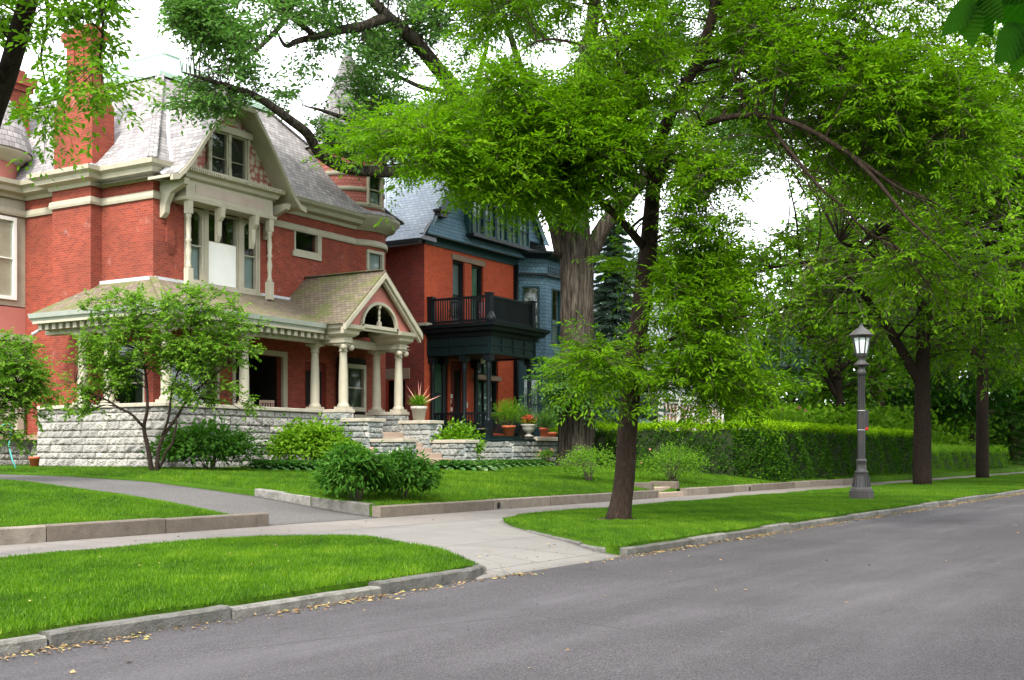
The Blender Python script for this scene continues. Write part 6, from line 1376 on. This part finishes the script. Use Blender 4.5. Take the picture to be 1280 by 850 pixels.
potted('pale tapered planter of spiky pink-flowering greenery on the upper stone stair pier', (EXR + .08, 26.1, 2.72), .30, .52, 'conc', 'pot', [('lf_yel', .36, .42, 420, (.09, .05), '', 'foliage'), ('fl_pink', .03, .2, 9, (.85, .05), 'spiky', 'flower_spikes'), ('lf_shrub', .05, .2, 60, (.55, .03), 'spiky', 'blades')])
bp_ = (ay(600, 25.2), 25.2, 2.12); setp(pot(bp_, .27, .36, 'blackpl').build('flower_pot', M['blackpl'], org=bp_), 'empty black plastic pot on the dark terrace deck', 'pot')
px_ = (ay(43, 32.5), 32.5, 1.1); potted('little red clay pot with a thin seedling beside the side stone wall', px_, .17, .33, 'terra', 'pot', [('lf_shrub', .06, .8, 30, (.08, .04), '', 'foliage')])
# garden hoop
b = ad(10, 580, 34); b[2] = 1.05
m = MB(); m.tube([b + RGT * .25, b + RGT * .12 + UP * .3, b + RGT * .02 + UP * .7, b + RGT * .1 + UP * 1.2, b + RGT * .0 + UP * 1.35, b - RGT * .25 + UP * 1.2, b - RGT * .4 + UP * .6, b - RGT * .5], .022, 8); M['hoop'] = m_paint('turquoise_enamel', (.10, .42, .40), .4, .1)
setp(m.build('garden_hoop', M['hoop'], org=tuple(b)), 'thin turquoise bent metal hoop on the side lawn by the rounded small tree', 'garden hoop')
# street lamp
lx, ly = 35.55, 9.95; lz = .17
T = thing('street_lamp', (lx, ly, lz), 'dark metal street lamp with glass lantern in front of the tall hedge', 'street lamp')
MBx = MB().lathe([(.36, lz - .1), (.36, lz + .28), (.31, lz + .30)], (lx, ly, 0), 8, sm=False); MBx.build('plinth', M['lampm'], T)
m = MB(); m.lathe([(.31, lz + .29), (.31, lz + .34), (.27, lz + .37), (.25, lz + .40), (.20, lz + .68), (.16, lz + .76), (.19, lz + .80), (.19, lz + .84), (.14, lz + .87), (.14, lz + 1.10), (.155, lz + 1.12), (.155, lz + 1.16), (.125, lz + 1.20)], (lx, ly, 0), 16)
for k in range(16): a = 2 * math.pi * k / 16; m.bar((lx + .265 * math.cos(a), ly + .265 * math.sin(a), lz + .40), (lx + .19 * math.cos(a), ly + .19 * math.sin(a), lz + .74), .025)
m.build('fluted_base', M['lampm'], T)
m = MB(); m.lathe([(.110, lz + 1.18), (.105, lz + 2.4), (.092, lz + 3.62), (.125, lz + 3.64), (.13, lz + 3.74), (.10, lz + 3.78), (.10, lz + 3.88)], (lx, ly, 0), 16)
for k in range(12): a = 2 * math.pi * k / 12; m.bar((lx + .107 * math.cos(a), ly + .107 * math.sin(a), lz + 1.22), (lx + .092 * math.cos(a), ly + .092 * math.sin(a), lz + 3.6), .016)
m.build('post', M['lampm'], T)
m = MB(); m.lathe([(.10, lz + 3.86), (.20, lz + 3.90), (.22, lz + 3.95), (.13, lz + 4.00), (.09, lz + 4.08), (.14, lz + 4.14), (.17, lz + 4.22), (.17, lz + 4.26)], (lx, ly, 0), 16); m.build('collar', M['lampm'], T)
m = MB(); m.lathe([(.155, lz + 4.26), (.25, lz + 4.72)], (lx, ly, 0), 8, sm=False); ln = m.build('lantern_glass', M['lglass'], T)
m = MB()
for k in range(8): a = 2 * math.pi * k / 8; m.bar((lx + .165 * math.cos(a), ly + .165 * math.sin(a), lz + 4.24), (lx + .262 * math.cos(a), ly + .262 * math.sin(a), lz + 4.74), .028)
m.lathe([(.25, lz + 4.70), (.28, lz + 4.71), (.28, lz + 4.75), (.25, lz + 4.76)], (lx, ly, 0), 8, sm=False); m.build('lantern_frame', M['lampm'], T)
m = MB(); m.lathe([(.0, lz + 4.74), (.34, lz + 4.76), (.35, lz + 4.79), (.20, lz + 4.93), (.07, lz + 5.02), (.05, lz + 5.06), (.055, lz + 5.10), (.0, lz + 5.13)], (lx, ly, 0), 16, sm=False); m.build('lantern_roof', M['lampm'], T)
m = MB(); fr = Fr((lx, ly, 0), RGT, -FWD); m.fbox(fr, -.09, .24, -.16, -.11, lz + 2.02, lz + 2.62); sg = m.build('sign_plate', M['lampm'], T)
m = MB(); 
for z in (2.04, 2.60): m.lathe([(.108, lz + z - .007), (.114, lz + z), (.108, lz + z + .007)], (lx, ly, 0), 14)
m.build('sign_band', M['white'], T)
M['redpaint'] = m_paint('red_reflector', (.55, .02, .02), .4, 0)
m = MB(); c = fr.P(.17, 0, lz + 2.08); m.tube([np.array(c) + FWD * .105, np.array(c) + FWD * .05], .045, 12); m.build('reflector', M['redpaint'], T)
# far grey house with pink porch panels
T = thing('far_house', (72, 36, 1), 'pale grey far house with white porch posts and pink panels behind the hedge', 'house')
M['siding'] = m_shingle('pale_grey_siding', (.46, .50, .50), (.42, .46, .46), (.20, .22, .22), 3.0, .14, wear=.15)
M['rosep'] = m_paint('dusty_rose_panel', (.40, .17, .14), .7, .2)
m = MB(); wall_open(m, front(34), 58, 84, 1, 8.2, [(61 + k * 3.4, 62.3 + k * 3.4, 5.2, 7.2) for k in range(6)] + [(60.5, 62, 2, 4)]); m.box(58, 58.1, 34, 44, 1, 8.2); m.box(83.9, 84, 34, 44, 1, 8.2); m.build('wall', M['siding'], T)
for k in range(6): window(T, front(34), 61 + k * 3.4, 62.3 + k * 3.4, 5.2, 7.2, M['white'], dep=-.1, cur='curt')
m = MB(); m.prism([(57.5, 33.3, 8.2), (84.5, 33.3, 8.2), (71, 33.3, 14.5)], (0, 11, 0)); m.build('gable', M['siding'], T)
m = MB()
for s in (-1, 1): m.hexa([(71 + s * 14.2, 32.9, 8.0), (71, 32.9, 14.8), (71, 44.6, 14.8), (71 + s * 14.2, 44.6, 8.0), (71 + s * 14.2, 32.9, 8.2), (71, 32.9, 15.05), (71, 44.6, 15.05), (71 + s * 14.2, 44.6, 8.2)])
m.build('roof', M['roof2'], T)
qy = 30.6; x0_, x1_ = ay(828, qy), ay(905, qy); n = 5
m = MB(); m.box(x0_, x1_, qy, 34, 4.85, 5.1); m.build('porch_roof', M['white'], T); m = MB(); m.box(x0_, x1_, qy + .1, 34, 1, 2.1); m.build('porch_base', M['rosep'], T)
for k in range(n):
    x = x0_ + (x1_ - x0_) * k / (n - 1); MB().box(x - .12, x + .12, qy - .02, qy + .22, 1, 4.85).build('porch_post', M['white'], T)
    if k < n - 1:
        xb = x0_ + (x1_ - x0_) * (k + 1) / (n - 1); m = MB(); m.box(x + .15, xb - .15, qy + .1, qy + .15, 2.1, 4.7); w = m.build('porch_window', M['rosep'], T); m = MB()
        for j in range(5): m.box(x + .15 + (xb - x - .3) * j / 4 - .05, x + .15 + (xb - x - .3) * j / 4 + .05, qy + .05, qy + .098, 3.3, 4.7)
        for z in (3.3, 3.95, 4.6): m.box(x + .15, xb - .15, qy + .05, qy + .097, z, z + .1)
        m.build('muntin', M['white'], w)
# board fence behind the hedge
T = thing('board_fence', (ay(925, 28), 28, 1), 'weathered grey board fence behind the tall hedge beyond the far house porch', 'fence'); M['fencew'] = m_paint('grey_fence_wood', (.34, .37, .38), .8, .4)
m = MB(); a, b = ay(915, 28), ay(1000, 28); k = a
while k < b: m.box(k, k + .32, 28, 28.03, 1, 3.6 + .03 * math.sin(k * 9)); k += .36
m.build('boards', M['fencew'], T)
# near elm, one branch reaching over the pavement edge above the camera
nb = ad(1640, 568, 4.0); nb[2] = 0.0
T = thing('elm_tree', tuple(nb), 'elm whose big serrated leaves hang close into the top corner over the road', 'tree'); m = MB()
P, R = smooth([nb, nb + UP * 1.5, nb + UP * 3.2, nb + UP * 6], [.2, .17, .15, .06]); m.tube(P, list(R), 12)
c1 = [nb + UP * 2.6, ad(1500, 10, 3.6), ad(1330, -30, 3.1), ad(1250, -28, 2.9), ad(1205, -12, 2.8), ad(1190, 0, 2.8)]; P, R = smooth(c1, [.05, .03, .018, .010, .006, .002]); m.tube(P, list(R), 6)
c2 = [ad(1330, -30, 3.1), ad(1310, 20, 3.0), ad(1282, 34, 2.95)]; P, R = smooth(c2, [.012, .007, .002]); m.tube(P, list(R), 6); m.build('trunk', M['bark3'], T)
tips = [((1222, 0, 2.8), (1170, 50, 2.75), .5), ((1212, 2, 2.8), (1215, 62, 2.8), 1), ((1222, 0, 2.8), (1240, 47, 2.85), 1), ((1228, -12, 2.8), (1254, 28, 2.8), 1), ((1215, 0, 2.8), (1190, 30, 2.85), .6), ((1285, 33, 2.95), (1238, 82, 2.9), .8), ((1290, 38, 2.95), (1262, 96, 2.95), 1), ((1292, 44, 2.95), (1296, 90, 2.95), 1), ((1240, -18, 2.9), (1285, 4, 2.9), .9), ((1250, -20, 2.9), (1310, 30, 3.0), 1), ((722, -30, 2.8), (0, 0, 0), 0)]
V = []; F = []
for a, b, wf in tips[:-1]:
    A, B = ad(*a), ad(*b); L = np.linalg.norm(B - A); D = (B - A) / L; S = nrm(np.cross(D, FWD + .3 * UP)); N = np.cross(S, D); o = len(V); n = 30
    for k in range(n + 1):
        t = k / n; w = L * .33 * wf * (math.sin(math.pi * t ** .62) ** 1.05 if 0 < t < 1 else 0) * (1 + (.05 if k % 2 else -.05)); c = A + D * L * t - N * L * .10 * t * t + N * .003 * (k % 3)
        V += [c - S * w + N * w * .25, c, c + S * w + N * w * .25]
    for k in range(n):
        for e in (0, 1): F.append((o + 3 * k + e, o + 3 * k + e + 1, o + 3 * k + 4 + e, o + 3 * k + 3 + e))
np_mesh('leaf_spray', np.array(V), np.array(F), M['lf_near'], T, tint=np.repeat(np.random.default_rng(1).random(len(F) // 60), 60), smooth=True)
CLOUD=(5.9,6.05,6.3); SUNE=1.5; EXPO=2.05
# ---------------------------------------------------------------- camera, light
cam = bpy.data.cameras.new('camera'); co = bpy.data.objects.new('camera', cam); COL.objects.link(co)
cam.sensor_width = 36; cam.lens = FL / 1280 * 36; cam.shift_y = (HZ - 425) / 1280; cam.clip_end = 3000; cam.clip_start = .05
co.location = (0, 0, CAMZ); co.rotation_euler = (math.radians(90), 0, math.atan2(CS, CF) - math.pi / 2); SC.camera = co
SUN = Vector((-.85, -.28, .95)).normalized()
el = math.asin(SUN.z); az_ = math.atan2(SUN.x, SUN.y)
w = bpy.data.worlds.new('World'); SC.world = w; w.use_nodes = True; nt = w.node_tree; nt.nodes.clear()
sky = nt.nodes.new('ShaderNodeTexSky'); sky.sky_type = 'NISHITA'; sky.sun_disc = False; sky.sun_elevation = el; sky.sun_rotation = az_
tc = nt.nodes.new('ShaderNodeTexCoord'); ns = nt.nodes.new('ShaderNodeTexNoise'); ns.inputs['Scale'].default_value = 2.2; ns.inputs['Detail'].default_value = 5
nt.links.new(tc.outputs['Generated'], ns.inputs['Vector'])
rp_ = nt.nodes.new('ShaderNodeValToRGB'); rp_.color_ramp.elements[0].position = .25; rp_.color_ramp.elements[0].color = (.86, .86, .86, 1); rp_.color_ramp.elements[1].position = .6; rp_.color_ramp.elements[1].color = (1, 1, 1, 1)
nt.links.new(ns.outputs['Fac'], rp_.inputs['Fac'])
mx = nt.nodes.new('ShaderNodeMixRGB'); nt.links.new(rp_.outputs['Color'], mx.inputs['Fac']); nt.links.new(sky.outputs[0], mx.inputs['Color1']); mx.inputs['Color2'].default_value = (*CLOUD, 1)
bg = nt.nodes.new('ShaderNodeBackground'); nt.links.new(mx.outputs[0], bg.inputs['Color']); bg.inputs['Strength'].default_value = .15
wo = nt.nodes.new('ShaderNodeOutputWorld'); nt.links.new(bg.outputs[0], wo.inputs[0])
sl = bpy.data.lights.new('sun', 'SUN'); so = bpy.data.objects.new('sun', sl); COL.objects.link(so); sl.energy = SUNE; sl.angle = math.radians(14); sl.color = (1, .95, .86)
so.rotation_euler = SUN.to_track_quat('Z', 'Y').to_euler(); so.location = (0, -5, 30)
vs = SC.view_settings; vs.view_transform = 'Standard'; vs.look = 'None'; vs.gamma = 1; vs.exposure = EXPO
SC.render.engine = 'CYCLES'; c = SC.cycles; c.max_bounces = 7; c.diffuse_bounces = 3; c.glossy_bounces = 2; c.transmission_bounces = 5; c.transparent_max_bounces = 6
c.use_denoising = True; c.caustics_reflective = False; c.caustics_refractive = False
try: c.use_light_tree = False
except Exception: pass
